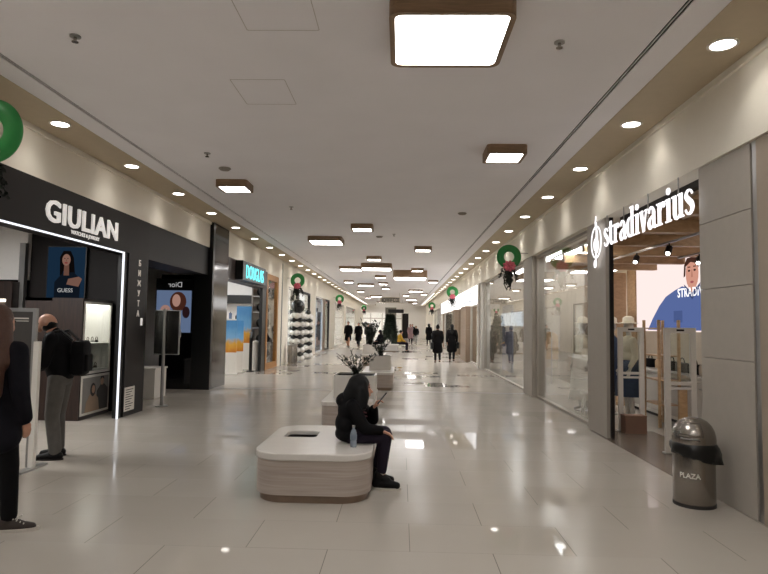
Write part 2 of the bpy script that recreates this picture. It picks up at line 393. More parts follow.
# partition behind the display windows
b = B()
for i in range(9): b.box(4.9, 5.0, 16.2+i*.82, 17.0+i*.82, 0, 3.62)
o = b.build('wall_display', mat('display wall taupe', '#93887b', .6, noise=.03)); o['kind'] = 'structure'
struct('wall_screen', m_shopwall, (6.03, 6.2, 9.0, 16.2, 0, 3.62))
struct('trim_16', m_tan, (6.0, 6.03, 15.55, 16.1, 0, 3.2))

# --- left side
struct('trim_17', m_char, (-4.95, -4.6, YN, 10.72, 2.74, 3.38))        # jeweller's fascia
struct('pillar_6', m_char, (-4.7, -4.6, 9.95, 10.72, 0, 2.74))
struct('pillar_7', m_black, (-4.71, -4.62, 9.8, 9.95, 0, 2.74))
struct('trim_18', m_dgrey, (-5.3, -4.62, 10.72, 14.15, 2.72, 3.38))    # grey fascia over the black entrance
struct('wall_left_entrance', m_bgloss, (-5.75, -4.58, 14.2, 14.3, 0, 2.72))
struct('pillar_8', m_pier, (-4.95, -4.52, 14.3, 15.45, 0, 3.99))
struct('trim_19', m_black, (-4.97, -4.515, 14.17, 14.3, 0, 3.99))
struct('trim_20', mat('umber fascia', '#3f3532', .4, noise=.04), (-4.95, -4.6, 15.45, 20.4, 2.76, 3.34))
struct('pillar_9', m_black, (-4.72, -4.62, 19.85, 20.4, 0, 2.76))
struct('pillar_10', m_cream, (-4.95, -4.6, 22.35, 24.3, 0, 3.3)); struct('trim_21', m_steel2, (-4.6, -4.57, 22.9, 22.98, 0, 3.9))
window(3, -4.72, -4.6, 20.4, 22.32, 0, 3.3, m_oak, fr=.2)
# far bays: (y0, y1, kind)
def bay_left(n, y0, y1, mf, gm=None): window(n, -4.72, -4.6, y0, y1, 0, 3.1, mf, fr=.09, gm=gm)
m_gblue = glassmat('blue tinted glass', (.72, .82, .95))
struct('trim_22', m_cream, (-4.95, -4.6, 24.3, YF, 3.1, 3.3))
bay_left(4, 24.3, 26.4, m_slab); struct('pillar_11', m_black, (-4.9, -4.58, 26.4, 26.8, 0, 3.1)); bay_left(5, 26.8, 30.2, m_dgrey)
struct('pillar_12', m_cream, (-4.95, -4.6, 30.2, 32.2, 0, 3.1)); bay_left(6, 32.2, 35.2, m_slab, m_gblue)
struct('pillar_13', m_brown, (-4.95, -4.6, 35.2, 36.3, 0, 3.1)); bay_left(7, 36.3, 38.4, m_char)
struct('pillar_14', m_cream, (-4.95, -4.6, 38.4, 41.5, 0, 3.1)); bay_left(8, 41.5, 48.0, m_slab)
struct('pillar_15', m_cream, (-4.95, -4.6, 48, 50, 0, 3.1)); bay_left(9, 50, 60, m_slab)
struct('pillar_16', m_cream, (-4.95, -4.6, 60, YF, 0, 3.1))
# right
window(10, 3.1, 3.2, 23.3, 27.0, 0, 2.5, m_greige)
clad('pillar_17', m_brown, 2.9, 3.35, 27.0, 29.4, (0, 1.45, 1.55, 2.5))
window(11, 3.1, 3.2, 29.4, 33.0, 0, 2.5, m_brown)
clad('pillar_18', m_brown, 2.95, 3.35, 33.0, 34.4, (0, 1.45, 1.55, 2.5))
window(12, 3.1, 3.2, 34.4, 44.6, 0, 2.5, m_brown)
struct('pillar_19', m_slab, (2.98, 3.35, 44.6, 46, 0, 3.24)); window(13, 3.1, 3.2, 46, 56, 0, 3.0, m_greige); struct('trim_23', m_cream, (3.05, 3.35, 46, YF, 3.0, 3.24))
struct('pillar_20', m_cream, (2.98, 3.35, 56, YF, 0, 3.0))
struct('wall_right_shop', m_shopwall, (3.4, 9.3, 34.0, 34.15, 0, 3.6), (3.4, 9.3, 45, 45.15, 0, 3.6))
struct('wall_left_shop', m_shoplight, (-8.5, -4.95, 31.2, 31.35, 0, 3.5), (-8.5, -4.95, 40, 40.15, 0, 3.5), (-8.5, -4.95, 49, 49.15, 0, 3.5))
# glazed front and column at the far end
r = sroot('window_14', (-6.5, YF, 0)); b = B()
for x in (-6.45, -5.1, -3.7, -2.3, -.9, .1): b.box(x-.05, x+.05, YF-.02, YF+.1, 0, 3.0)
b.box(-6.5, .1, YF-.02, YF+.1, 2.3, 2.42).build('window_frame', m_greige, r, world=True)
B().box(-6.5, .1, YF+.12, YF+.13, 0, 3.0).build('glass', m_glass, r, world=True)
struct('door_1', m_char, (.1, .9, YF+.1, YF+.2, 0, 3.0))
struct('pillar_21', mat('grey column', '#7b7a70', .6), (-1.75, -.55, 66, 67.2, 0, 4.0))

# ------------------------------------------------------------------ ceiling fittings
SZ = {'s': (.53, .12, 'small square'), 'm': (.94, .13, 'medium square'), 'l': (1.22, .2, 'large deep'), 'x': (1.5, .33, 'largest deep')}
PROTO = {}
def fixture(kind, x, y, label):
    w, h, _ = SZ[kind]
    if kind not in PROTO:
        t = thing('ceiling_light', label, 'ceiling light', (x, y, 4.0), 0, 'wood-sided square ceiling lights')
        r = w*.1; o_ = rrect(-w/2, w/2, 0, w, r); bz = .045; i_ = rrect(-w/2+bz, w/2-bz, bz, w-bz, r*.6)
        b = B(); b.ring(o_, rrect(-w/2+.012, w/2-.012, .012, w-.012, r*.9), -h, -.001); b.ring(o_, i_, -h, -h+.01)
        b.build('housing', m_fix, t, smooth='auto')
        B().prism(i_, -h+.006, -h+.012).build('diffuser', m_panel, t)
        PROTO[kind] = t; return t
    return dup(PROTO[kind], (x, y, 4.0), 0, label)
FX = [('m', .35, 4.23, 'large wood-sided square ceiling light nearest the camera'),
      ('s', 1.37, 7.8, 'small square ceiling light nearest the waste bin side slot'),
      ('s', -2.89, 9.86, 'small square ceiling light over the jewellery shop end of the hall'),
      ('m', -2.13, 16.25, 'wide shallow ceiling light ahead of the black pier, third row back'),
      ('s', -.97, 14.16, 'small square ceiling light just above and beyond the wide shallow one'),
      ('s', .64, 18.1, 'small dark ceiling light alone in the middle of the ceiling'),
      ('s', -.98, 20.9, 'small ceiling light directly in front of the two joined deep ones'),
      ('m', -2.14, 24.65, 'shallow ceiling light touching the big deep box light'),
      ('l', -1.0, 23.3, 'big deep box ceiling light beside the shallow one'),
      ('x', .37, 26.1, 'deepest box ceiling light, widest of all'),
      ('s', .66, 25.1, 'small ceiling light tucked in front of the deepest box light'),
      ('s', -1.03, 28.98, 'small ceiling light behind the big deep box light'),
      ('s', -2.9, 32.56, 'small far ceiling light near the slot over the balloon columns'),
      ('m', -2.09, 34.78, 'wide far ceiling light beyond the balloon columns'),
      ('s', -1.05, 33.73, 'small far ceiling light, middle one of a short line'),
      ('s', -1.0, 38.18, 'small far ceiling light at the end of a short line'),
      ('s', 1.68, 31.72, 'small far ceiling light close to the slot above the two women in coats'),
      ('s', -2.87, 41.92, 'small distant ceiling light above the far walkers'),
      ('m', .96, 40.24, 'wide distant ceiling light before the hanging black sign'),
      ('s', 1.68, 44.66, 'small distant ceiling light close to the slot beside the hanging sign'),
      ('s', .35, 46.92, 'small distant ceiling light just beyond the hanging black sign'),
      ('m', -2.07, 48.79, 'wide distant ceiling light level with the dark fir tree'),
      ('s', -2.9, 52, 'tiny distant ceiling light beyond the fir tree'),
      ('m', .9, 54, 'wide tiny ceiling light beyond the hanging sign'),
      ('s', -1.0, 57, 'tiny ceiling light far down the hall before the grey column'),
      ('m', -2.1, 62, 'tiny wide ceiling light nearly at the end wall')]
FX += [('m', -1.4, 67.5, 'tiny wide ceiling light added to brighten the end wall, jewellery side'), ('m', .9, 69.5, 'tiny wide ceiling light added to brighten the end wall, waste bin side'), ('m', 1.2, 62.5, 'tiny wide ceiling light added to brighten the cream end wall'), ('m', -2.6, 70.5, 'tiny wide ceiling light added to brighten the glazed hall end'), ('m', -2.1, -1.5, 'wide ceiling light added as fill behind the camera on the jewellery side'), ('m', .35, -5.5, 'wide ceiling light added as fill far behind the camera'), ('m', .9, 1.0, 'wide ceiling light added as fill overhead, just out of view')]  # added lights: some brighten the hall end, the rest fill from behind the camera
for k, x, y, l in FX: fixture(k, x, y, l)
DL = None
def downlight(x, y, label, grp):
    global DL
    if DL is None:
        t = thing('downlight', label, 'downlight', (x, y, 3.995), 0, grp)
        B().lathe([(.125, 0), (.125, -.008), (.1, -.008), (.1, 0)]).build('trim_ring', m_white, t, smooth='auto')
        B().cyl((0, 0, -.001), (0, 0, -.006), .098, seg=24).build('lens', m_lens, t)
        DL = t
    else:
        t = dup(DL, (x, y, 3.995), 0, label); t['group'] = grp
    l = bpy.data.lights.new('downlight_lamp', 'AREA') if 'downlight_lamp' not in bpy.data.lights else bpy.data.lights['downlight_lamp']
    l.shape = 'DISK'; l.size = .18; l.energy = DOWNLIGHT_W; l.color = (1, .95, .88); l.spread = R(110)
    lo = bpy.data.objects.new('downlight_lamp', l); COL.objects.link(lo); lo.location = (x, y, 3.983)
for i in range(33):
    downlight(-4.21, 7.1+1.96*i, '%s round downlight, counted from the camera, in the soffit above the jewellery shop side' % ORD[i], 'downlights on the jewellery shop side')
for i in range(34):
    downlight(2.67, 4.98+2.01*i, '%s round downlight, counted from the camera, in the soffit above the waste bin side' % ORD[i], 'downlights on the waste bin side')
for i in range(6):  # unseen downlights behind the camera, added for fill
    downlight(-4.21, 5.14-1.96*i, '%s round downlight added as fill behind the camera above the jewellery shop side' % ORD[i], 'downlights behind the camera'); downlight(2.67, 2.97-2.01*i, '%s round downlight added as fill behind the camera above the waste bin side' % ORD[i], 'downlights behind the camera')
# sprinklers, smoke detectors, hatch lines
for i, (x, y, l) in enumerate([(-2.79, 4.86, 'ceiling sprinkler nearest the camera, above the jewellery shop'), (-2.79, 8.33, 'ceiling sprinkler before the small square light on the jewellery side'),
                               (1.3, 4.95, 'ceiling sprinkler beside the nearest large ceiling light'), (-.22, 15.76, 'tiny sprinkler in the middle of the ceiling'), (-2.3, 12.2, 'tiny sprinkler behind the small square light on the jewellery side')]):
    if i == 0:
        sk = thing('sprinkler', l, 'sprinkler', (x, y, 4.0), 0, 'ceiling sprinklers')
        B().cyl((0, 0, 0), (0, 0, -.012), .045).build('escutcheon', m_steel2, sk)
        B().cyl((0, 0, -.012), (0, 0, -.05), .013).cyl((0, 0, -.05), (0, 0, -.056), .028).build('head', m_steel, sk)
    else: dup(sk, (x, y, 4.0), 0, l)
for i, (x, y, l) in enumerate([(-2.78, 9.15, 'flat grey smoke detector in front of the small light on the jewellery side'), (1.27, 12.69, 'flat grey smoke detector on the waste bin side of the ceiling'), (-.62, 16.2, 'flat grey smoke detector beside the small middle ceiling light')]):
    o = B().lathe([(.09, 0), (.095, -.012), (.07, -.035), (.02, -.04)], seg=20).build('smoke_detector', mat('detector grey %d' % i, '#8f877d', .6), loc=(x, y, 4.0), smooth='auto')
    tag(o, l, 'smoke detector', 'smoke detectors on the ceiling')
b = B()
for x0, x1, y0, y1 in ((-1.73, -1.18, 5.75, 6.42), (-1.3, -.7, 4.1, 4.76)):
    b.ring(rrect(x0, x1, y0, y1, .01, 1), rrect(x0+.006, x1-.006, y0+.006, y1-.006, .008, 1), -.002, 0, Matrix.Translation((0, 0, 4.0)))
b.build('trim_24', mat('hatch line', '#c2bcb8', .8), kind='structure')
# hanging sign and banner near the end
t = thing('hanging_sign', 'black lettered sign hung from the ceiling far down the hall', 'sign', (-.85, 45, 3.25))
B().box(-.75, .75, -.03, .03, 0, .42).build('board', mat('translucent board', '#cfc8bb', .5), t)
random.seed(3); b = B(); x = -.62
while x < .62:
    w = random.choice((.1, .13, .16)); b.box(x, x+.035, -.045, -.03, .06, .36)
    if random.random() < .7: b.box(x+w-.04, x+w-.005, -.045, -.03, .06, .36)
    for z in random.sample((.06, .18, .31), 2): b.box(x, x+w-.01, -.045, -.03, z, z+.05)
    x += w+.025
b.build('lettering', m_black, t)
B().cyl((-.7, 0, .42), (-.7, 0, .75), .008).cyl((.7, 0, .42), (.7, 0, .75), .008).build('suspension_wire', m_steel, t)
t = thing('hanging_banner', 'pale blank banner hung below and beyond the black lettered sign', 'banner', (-.6, 52, 3.1))
B().box(-1.6, 1.6, -.02, .02, 0, .4).build('sheet', m_shoplight, t); B().cyl((-1.5, 0, .4), (-1.5, 0, .9), .008).cyl((1.5, 0, .4), (1.5, 0, .9), .008).build('suspension_wire', m_steel, t)
t = thing('direction_sign', 'small dark sign in front of the grey column at the hall end', 'sign', (-.5, 58, 2.75))
B().box(-.75, .75, -.03, .03, 0, .35).build('board', m_black, t); B().cyl((-.6, 0, .35), (-.6, 0, 1.25), .01).cyl((.6, 0, .35), (.6, 0, 1.25), .01).build('suspension_wire', m_steel, t)
# light lines in the far soffits
for x, l in ((-4.0, 'long thin light line in the far soffit on the jewellery shop side'), (2.4, 'long thin light line in the far soffit on the waste bin side')):
    t = thing('light_line', l, 'light', (x, 44, 3.99), 0, 'light lines in the far soffits')
    B().box(-.05, .05, 0, 27, -.03, 0).build('channel', m_white, t); B().box(-.035, .035, .02, 26.98, -.034, -.03).build('diffuser', emitmat('line diffuser', (1, .96, .9), 2.5), t)
# ------------------------------------------------------------------ fashion shop sign: tall condensed serif letters on rods
def ribbon(b, pts, ws, M, z0, z1, sub=5):
    P = [Vector((p[0], p[1])) for p in pts]; out = []
    n = len(P)
    for i in range(n-1):
        p0, p1, p2, p3 = P[max(i-1, 0)], P[i], P[i+1], P[min(i+2, n-1)]
        for k in range(sub):
            t = k/sub; q = .5*((2*p1)+(-p0+p2)*t+(2*p0-5*p1+4*p2-p3)*t*t+(-p0+3*p1-3*p2+p3)*t**3)
            out.append((q, ws[i]*(1-t)+ws[i+1]*t))
    out.append((P[-1], ws[-1])); Lf, Rt = [], []
    for i, (q, w) in enumerate(out):
        d = (out[min(i+1, len(out)-1)][0]-out[max(i-1, 0)][0]).normalized(); nn = Vector((-d.y, d.x))
        Lf.append(q+nn*w/2); Rt.append(q-nn*w/2)
    for i in range(len(out)-1):
        b.prism([Rt[i], Rt[i+1], Lf[i+1], Lf[i]], z0, z1, M)
def rect(b, x0, x1, y0, y1, M, z0, z1): b.prism([(x0, y0), (x1, y0), (x1, y1), (x0, y1)], z0, z1, M)
def disc(b, x, y, r, M, z0, z1): b.prism([(x+r*math.cos(a*PI/8), y+r*math.sin(a*PI/8)) for a in range(16)], z0, z1, M)
GL = {
 's': ([('r', [(.56, .80), (.40, .96), (.2, .93), (.13, .76), (.3, .57), (.5, .4), (.55, .2), (.4, .04), (.2, .05), (.08, .22)], [.09, .07, .12, .2, .24, .24, .2, .12, .07, .09])], .68),
 't': ([('b', .14, .38, .12, 1.28), ('b', 0, .56, .92, 1), ('r', [(.25, .16), (.34, .05), (.46, .04), (.56, .14)], [.22, .14, .1, .05])], .6),
 'r': ([('b', .12, .36, 0, 1), ('b', 0, .48, 0, .07), ('b', 0, .2, .93, 1), ('r', [(.34, .62), (.42, .88), (.56, .95)], [.05, .08, .12]), ('d', .6, .86, .13)], .76),
 'a': ([('b', .46, .69, .08, .76), ('r', [(.12, .76), (.22, .94), (.42, .97), (.575, .76)], [.16, .09, .1, .22]), ('r', [(.52, .58), (.3, .5), (.13, .3), (.2, .08), (.36, .05), (.52, .2)], [.06, .1, .22, .2, .08, .06]), ('r', [(.6, .1), (.7, .03), (.82, .1)], [.2, .1, .05])], .84),
 'd': ([('b', .5, .73, 0, 1.5), ('b', .36, .6, 1.43, 1.5), ('b', .6, .86, 0, .07), ('r', [(.54, .88), (.36, .97), (.16, .8), (.12, .5), (.16, .2), (.36, .03), (.54, .12)], [.05, .08, .2, .24, .2, .08, .05])], .9),
 'i': ([('b', .12, .36, 0, 1), ('b', 0, .48, 0, .07), ('b', 0, .2, .93, 1), ('d', .24, 1.32, .15)], .52),
 'v': ([('r', [(.14, 1), (.4, 0)], [.25, .2]), ('r', [(.4, .02), (.64, 1)], [.09, .07]), ('b', 0, .34, .93, 1), ('b', .5, .78, .93, 1)], .76),
 'u': ([('b', .1, .33, .2, 1), ('b', 0, .2, .93, 1), ('r', [(.215, .26), (.27, .08), (.42, .03), (.6, .16)], [.23, .18, .1, .05]), ('b', .56, .79, 0, 1), ('b', .46, .66, .93, 1), ('b', .7, .9, 0, .07)], .94)}
def serif_word(b, w, M, z0, z1, x=0):
    for ch in w:
        st, adv = GL[ch]
        for q in st:
            if q[0] == 'b':
                rect(b, x+q[1], x+q[2], q[3], q[4], M, z0, z1)
            elif q[0] == 'd': disc(b, x+q[1], q[2], q[3], M, z0, z1)
            else: ribbon(b, [(x+p[0], p[1]) for p in q[1]], q[2], M, z0, z1)
        x += adv
    return x
t = thing('shop_sign', 'white lit serif letters with a clef symbol hung over the fashion shop entrance', 'sign', (2.97, 7.6, 2.79))
M = face((0, 0, 0), 180)
wl = 8.78; hx = .262; sx = 2.72/wl
Ms = Matrix.Translation((0, 8.85-7.6, 0)) @ M.copy()
Ms = Ms @ Matrix.Diagonal((sx, hx, 1, 1))
b = B(); serif_word(b, 'stradivarius', Ms, 0, .012); b.build('lettering', m_sign, t)
# clef in an oval
b = B(); Mc = Matrix.Translation((0, 9.2-7.6, .12)) @ M
el = [(.235*math.cos(a*PI/16), .25*math.sin(a*PI/16)) for a in range(32)]; ei = [(.212*math.cos(a*PI/16), .228*math.sin(a*PI/16)) for a in range(32)]
b.ring(el, ei, 0, .012, Mc)
ribbon(b, [(.0, .40), (-.03, .28), (.05, .12), (.02, -.02), (-.07, -.1), (-.09, -.0), (.0, .05), (.08, -.02), (.05, -.14), (-.05, -.15)], [.015, .03, .045, .05, .045, .04, .04, .045, .04, .02], Mc, 0, .012)
ribbon(b, [(.02, .3), (.0, 0), (-.02, -.32)], [.02, .025, .03], Mc, 0, .012); disc(b, -.05, -.33, .06, Mc, 0, .012)
b.build('clef_symbol', m_sign, t)
for y in (8.75, 8.1, 7.3, 6.5): B().cyl((.01, y-7.6, .1), (.01, y-7.6, .45), .008).build('rod', m_steel2, t)
# ------------------------------------------------------------------ fashion shop inside
t = thing('advertising_screen', 'glowing screen showing a figure in a blue denim shirt above the shop counter', 'screen', (6.0, 12.5, 1.55))
B().box(-.01, .02, -3.0, 2.95, 0, 1.56).build('screen', emitmat('screen white', (1, .83, .79), .75), t)
def flat(name, pts, m, x): # outline in (y, z), on the screen
    b = B(); b.prism([(-(p[0]-12.5), p[1]-1.55) for p in pts], 0, .004, face((x, 0, 0), 180)); return b.build(name, m, t)
em = lambda n, c, s=.8: emitmat(n, lin(c), s)
flat('denim_shirt', [(14.75, 1.58), (14.45, 1.86), (14.1, 2.13), (13.75, 2.33), (13.3, 2.45), (12.95, 2.52), (12.75, 2.47), (12.55, 2.40), (12.35, 2.47), (12.1, 2.5), (11.7, 2.42), (11.2, 2.25), (10.9, 1.95), (10.8, 1.58)], em('screen denim', '#56679a', .75), -.012)
flat('face', [(12.5+.27*math.cos(a*PI/10), 2.76+.34*math.sin(a*PI/10)) for a in range(20)], em('screen skin', '#c28b78', .85), -.017)
flat('neck', [(12.38, 2.3), (12.62, 2.3), (12.6, 2.6), (12.4, 2.6)], em('screen neck', '#b07a68', .8), -.0145)
flat('hair', [(12.22, 2.86), (12.2, 3.02), (12.4, 3.1), (12.7, 3.09), (12.83, 2.95), (12.86, 2.7), (12.79, 2.72), (12.76, 2.92), (12.55, 3.0), (12.35, 2.96)], em('screen hair', '#4a2f26', .6), -.022)
flat('collar', [(12.85, 2.55), (12.5, 2.36), (12.15, 2.55), (12.2, 2.44), (12.5, 2.22), (12.8, 2.44)], em('screen denim dark', '#3d4b75', .7), -.022)
for fy in (12.38, 12.62): flat('eye', [(fy+.05*math.cos(a*PI/6), 2.82+.022*math.sin(a*PI/6)) for a in range(12)], em('screen eye', '#3a2a26', .5), -.02)
for fy in (12.38, 12.62): flat('eyebrow', [(fy-.06, 2.885), (fy+.06, 2.885), (fy+.055, 2.91), (fy-.055, 2.905)], em('screen brow', '#4a2f26', .5), -.02)
flat('lips', [(12.5+.075*math.cos(a*PI/6), 2.58+.025*math.sin(a*PI/6)) for a in range(12)], em('screen lips', '#a4575a', .7), -.02)
flat('nose', [(12.46, 2.68), (12.54, 2.68), (12.51, 2.84), (12.49, 2.84)], em('screen nose', '#ad7866', .8), -.019)
flat('pocket', [(13.35, 2.0), (12.95, 2.0), (12.95, 1.75), (13.35, 1.75)], em('screen denim seam', '#4a5a8a', .7), -.02)
text('lettering', 'STRADIVARIUS', .26, emitmat('screen letters', (1, .97, .97), 1.0), t, face((-.024, .65, .74), 180), .002, .004, align='LEFT', sp=1.1)
# timber beams and boxes under the shop ceiling
for i, y in enumerate((7.2, 8.6, 10.0, 11.4, 12.8, 14.2)):
    struct('beam_%d' % (i+1), m_tan, (3.45, 6.0, y, y+.16, 2.98, 3.16), (3.8, 4.0, y+.02, y+.14, 3.16, 3.62), (5.2, 5.4, y+.02, y+.14, 3.16, 3.62))
struct('beam_7', m_tan, (4.5, 4.7, 6.4, 15, 3.16, 3.36)); struct('beam_8', m_tan, (3.7, 3.86, 6.4, 15, 3.16, 3.3))
def track(loc, ly, label):
    t = thing('track_light', label, 'track light', loc, 0, 'black spot tracks in the fashion shop')
    B().box(-.02, .02, 0, ly, -.03, 0).build('track', m_steel2, t)
    for k in range(int(ly/1.3)):
        y = .5+1.3*k
        s = B().cyl((0, y, -.03), (0, y, -.1), .012).cyl((0, y, -.1), (-.06, y-.08, -.2), .05, .055).build('spotlight', m_char, t)
        B().cyl((-.059, y-.078, -.2), (-.062, y-.083, -.205), .034).build('lens', m_lens, s)
track((4.2, 6.4, 2.98), 8.6, 'spotlight track across the timber beams above the shop entrance')
track((5.3, 6.4, 2.98), 5.2, 'spotlight track deeper in the shop before the glowing screen')
def lamp_panel(x0, x1, y0, y1, z, label, m=None, name='shop_light'):
    if name == 'shop_light' and min(x1-x0, y1-y0) < .65:
        if x1-x0 < y1-y0: g = (x1-x0)*.55; x0 -= g; x1 += g
        else: g = (y1-y0)*.55; y0 -= g; y1 += g
    t = thing(name, label, 'light', ((x0+x1)/2, (y0+y1)/2, z), 0, 'lamps on the shop ceilings')
    B().box(x0, x1, y0, y1, z-.04, z).build('housing', m_white, t, world=True)
    B().box(x0+.02, x1-.02, y0+.02, y1-.02, z-.046, z-.04).build('diffuser', m or m_shopl, t, world=True)
lamp_panel(6.6, 6.9, 6, 15, 3.6, 'long lamp on the fashion shop ceiling behind the counter')
lamp_panel(3.5, 3.62, 10.0, 13.7, 3.2, 'thin lamp inside the top of the mannequin window')
lamp_panel(4.0, 4.25, 15, 22.3, 3.6, 'long lamp on the ceiling behind the second display window')
lamp_panel(6.5, 7.0, 17, 22.5, 3.6, 'long lamp deep in the fashion shop behind the display wall')
lamp_panel(3.8, 3.98, -5.5, 2.0, 3.6, 'long unseen fill lamp added behind the camera on the waste bin side')  # unseen lamp added to brighten the near ceiling
# wall bay with lit strip behind the mannequins
t = thing('wall_shelving', 'tan wall bay with a vertical light strip behind the mannequins', 'shelving', (5.2, 15.3, 0))
b = B()
for y in (-.05, .75): b.box(0, .45, y, y+.06, 0, 3.0)
b.build('upright', m_tan, t)
for z in (.5, 1.1, 1.7, 2.3): B().box(.02, .43, .01, .75, z, z+.03).build('shelf', m_tan, t)
B().box(-.02, .0, -.03, -.005, .2, 2.9).build('light_strip', emitmat('shelf strip', (1, .95, .9), 5), t)
# counter with goods
t = thing('shop_counter', 'white shop counter with drawer fronts under the glowing screen', 'counter', (5.0, 10.9, 0))
B().box(-.3, .35, -1.9, 1.6, .06, .80).build('body', m_white, t); B().box(-.34, .38, -1.94, 1.64, .80, .85).build('worktop', m_slab, t); B().box(-.25, .3, -1.85, 1.55, 0, .06).build('plinth', m_dgrey, t)
for i in range(4):
    d = B().box(-.315, -.3, -1.85+.87*i, -1.03+.87*i, .12, .76).build('drawer', m_slab, t); B().box(-.335, -.315, -1.6+.87*i, -1.3+.87*i, .66, .68).build('handle', m_steel2, d)
random.seed(11)
for i, (y, c) in enumerate(((9.4, 'black'), (9.9, 'cream'), (10.3, 'black'), (10.75, 'grey'), (11.15, 'black'), (11.6, 'tan'), (12.1, 'black'))):
    mm = {'black': m_coat, 'cream': m_shopwall, 'grey': m_jeans, 'tan': m_tan}[c]
    t = thing('handbag', '%s handbag on the white shop counter, %s along from the entrance end' % (c, ORD[i]), 'handbag', (4.95, y, .85))
    B().box(-.07, .07, -.15, .15, 0, .17, .03).build('body', mm, t, smooth='auto')
    B().torus((0, 0, .17), .08, .009, 'X', 20, 6).build('strap', mm, t, smooth=True)
# ladder rack
t = thing('ladder_rack', 'slim timber ladder rack with rails standing between the entrance gates', 'rack', (4.35, 10.3, 0))
for x, y in ((-.12, -.3), (-.12, .3), (.2, -.3), (.2, .3)): B().box(x-.02, x+.02, y-.02, y+.02, 0, 1.75).build('post', m_tan, t)
for z in (.35, .75, 1.15, 1.6): B().box(-.12, .2, -.3, .3, z, z+.02).build('shelf', m_tan, t)
t = thing('timber_post', 'thick tan timber post between ladder rack and counter', 'post', (4.75, 12.9, 0))
B().box(-.2, .05, -.15, .15, 0, 1.6).build('shaft', m_tan, t); B().box(-.22, .07, -.17, .17, 0, .08).build('base', m_tan, t)
# security gates
def gate(x, y, label):
    t = thing('security_gate', label, 'security gate', (x, y, 0), 0, 'white security gates in the fashion shop entrance')
    b = B().box(-.2, -.13, -.025, .025, .02, 1.62).box(.13, .2, -.025, .025, .02, 1.62).box(-.13, .13, -.025, .025, 1.55, 1.62)
    b.build('frame', m_slab, t); B().box(-.13, .13, -.02, .02, .88, .92).box(-.13, .13, -.02, .02, .82, .85).build('crossbar', m_slab, t)
    B().box(-.13, .13, -.004, .004, .92, 1.55).build('glass', m_glassd, t); B().box(-.05, .05, -.027, .027, 1.575, 1.6).build('indicator', m_char, t)
    B().box(-.22, .22, -.05, .05, 0, .02).build('foot', m_steel2, t); return t
g = gate(3.63, 9.62, 'white security gate behind the brown box at the shop entrance')
g2 = gate(3.63, 7.95, 'white security gate nearest the waste bin'); B().box(-.02, .08, -.02, .02, .02, .82).build('pedestal', m_tan, g2)
t = thing('cardboard_box', 'brown box on the floor at the foot of the farther security gate', 'box', (3.6, 9.45, 0))
B().box(-.16, .16, -.1, .1, 0, .26).build('body', mat('brown card', '#6f5344', .8), t); B().box(-.165, .165, -.105, .105, .26, .275).build('lid', mat('brown card lid', '#7d5f4d', .8), t)
# mannequins
def mannequin(name, label, loc, rz, top, bottom, dress, m_top, m_bot, hat=None):
    t = thing(name, label, 'mannequin', loc, rz)
    P = [('e', (0, 0, 1.64), (.075, .09, .11)), ('c', (0, -.01, 1.42), (0, 0, 1.56), .05, .045), ('e', (0, 0, 1.28), (.16, .1, .2)), ('e', (0, 0, 1.02), (.14, .1, .14)), ('e', (0, 0, .93), (.16, .11, .13))]
    for s in (-1, 1):
        P += [('c', (s*.17, 0, 1.38), (s*.22, -.02, 1.12), .048, .04), ('c', (s*.22, -.02, 1.12), (s*.2, .08, .9), .038, .03)] + hand((s*.2, .08, .9), (0, .2, -1), (-s, 0, 0), (0, 1, 0), .25)
        P += [('c', (s*.08, 0, .88), (s*.085, .01, .48), .08, .055), ('c', (s*.085, .01, .48), (s*.09, -.02, .1), .055, .035), ('c', (s*.09, -.03, .06), (s*.1, .12, .04), .035, .025)]
    blob('body', P, m_slab, t, .014)
    Q = [('e', (0, 0, 1.3), (.185, .125, .19)), ('e', (0, 0, 1.1), (.165, .125, .16))]
    for s in (-1, 1): Q += [('c', (s*.17, 0, 1.4), (s*.225, -.02, 1.12), .062, .055)] + ([('c', (s*.225, -.02, 1.12), (s*.205, .07, .95), .055, .045)] if top == 'long' else [])
    blob('top', Q, m_top, t, .018)
    if dress: B().lathe([(.17, 1.08), (.18, .95), (.22, .7), (.25, .35), (.27, .22), (.26, .22), (.2, .7)]).build('skirt', m_bot, t, smooth=True)
    else: B().lathe([(.165, 1.05), (.18, .92), (.24, .42), (.23, .42), (.16, .9)]).build('skirt', m_bot, t, smooth=True)
    if hat: B().lathe([(.17, 0), (.16, .01), (.1, .02), (.095, .1), (.05, .13), (.001, .135)], (0, 0, 1.69)).build('hat', hat, t, smooth=True)
    B().cyl((0, 0, 0), (0, 0, .015), .17, seg=28).build('base_plate', m_steel2, t)
m_creamcl = mat('cream blouse', '#d8cdb8', .85, noise=.08)
mannequin('mannequin', 'mannequin in cream blouse, dark blue skirt and pale hat inside the entrance', (4.02, 10.75, 0), R(95), 'long', '', False, m_creamcl, m_denim, m_creamcl)
mannequin('mannequin', 'mannequin in all blue denim half hidden behind the mid pillar', (4.0, 11.55, 0), R(80), 'long', '', False, m_denim, m_denim, m_creamcl)
mannequin('mannequin', 'mannequin in a long white dress standing in the large display window', (3.56, 11.9, 0), R(120), 'short', '', True, m_creamcl, m_white, m_creamcl)
t = thing('display_stool', 'small white wooden stool beside the white dress mannequin', 'stool', (3.5, 11.35, 0))
B().cyl((0, 0, .38), (0, 0, .42), .15).build('seat', m_white, t)
for a in range(4): B().cyl((.1*math.cos(a*PI/2+.7), .1*math.sin(a*PI/2+.7), .38), (.15*math.cos(a*PI/2+.7), .15*math.sin(a*PI/2+.7), 0), .015).build('leg', m_white, t)
t = thing('window_notice', 'tiny black notice stuck low on the display window near the pillar', 'sticker', (3.135, 10.05, .22))
B().box(0, .003, -.06, .06, -.07, .07).build('card', m_black, t); B().box(-.002, 0, -.03, .03, -.03, .03).build('print', m_white, t)
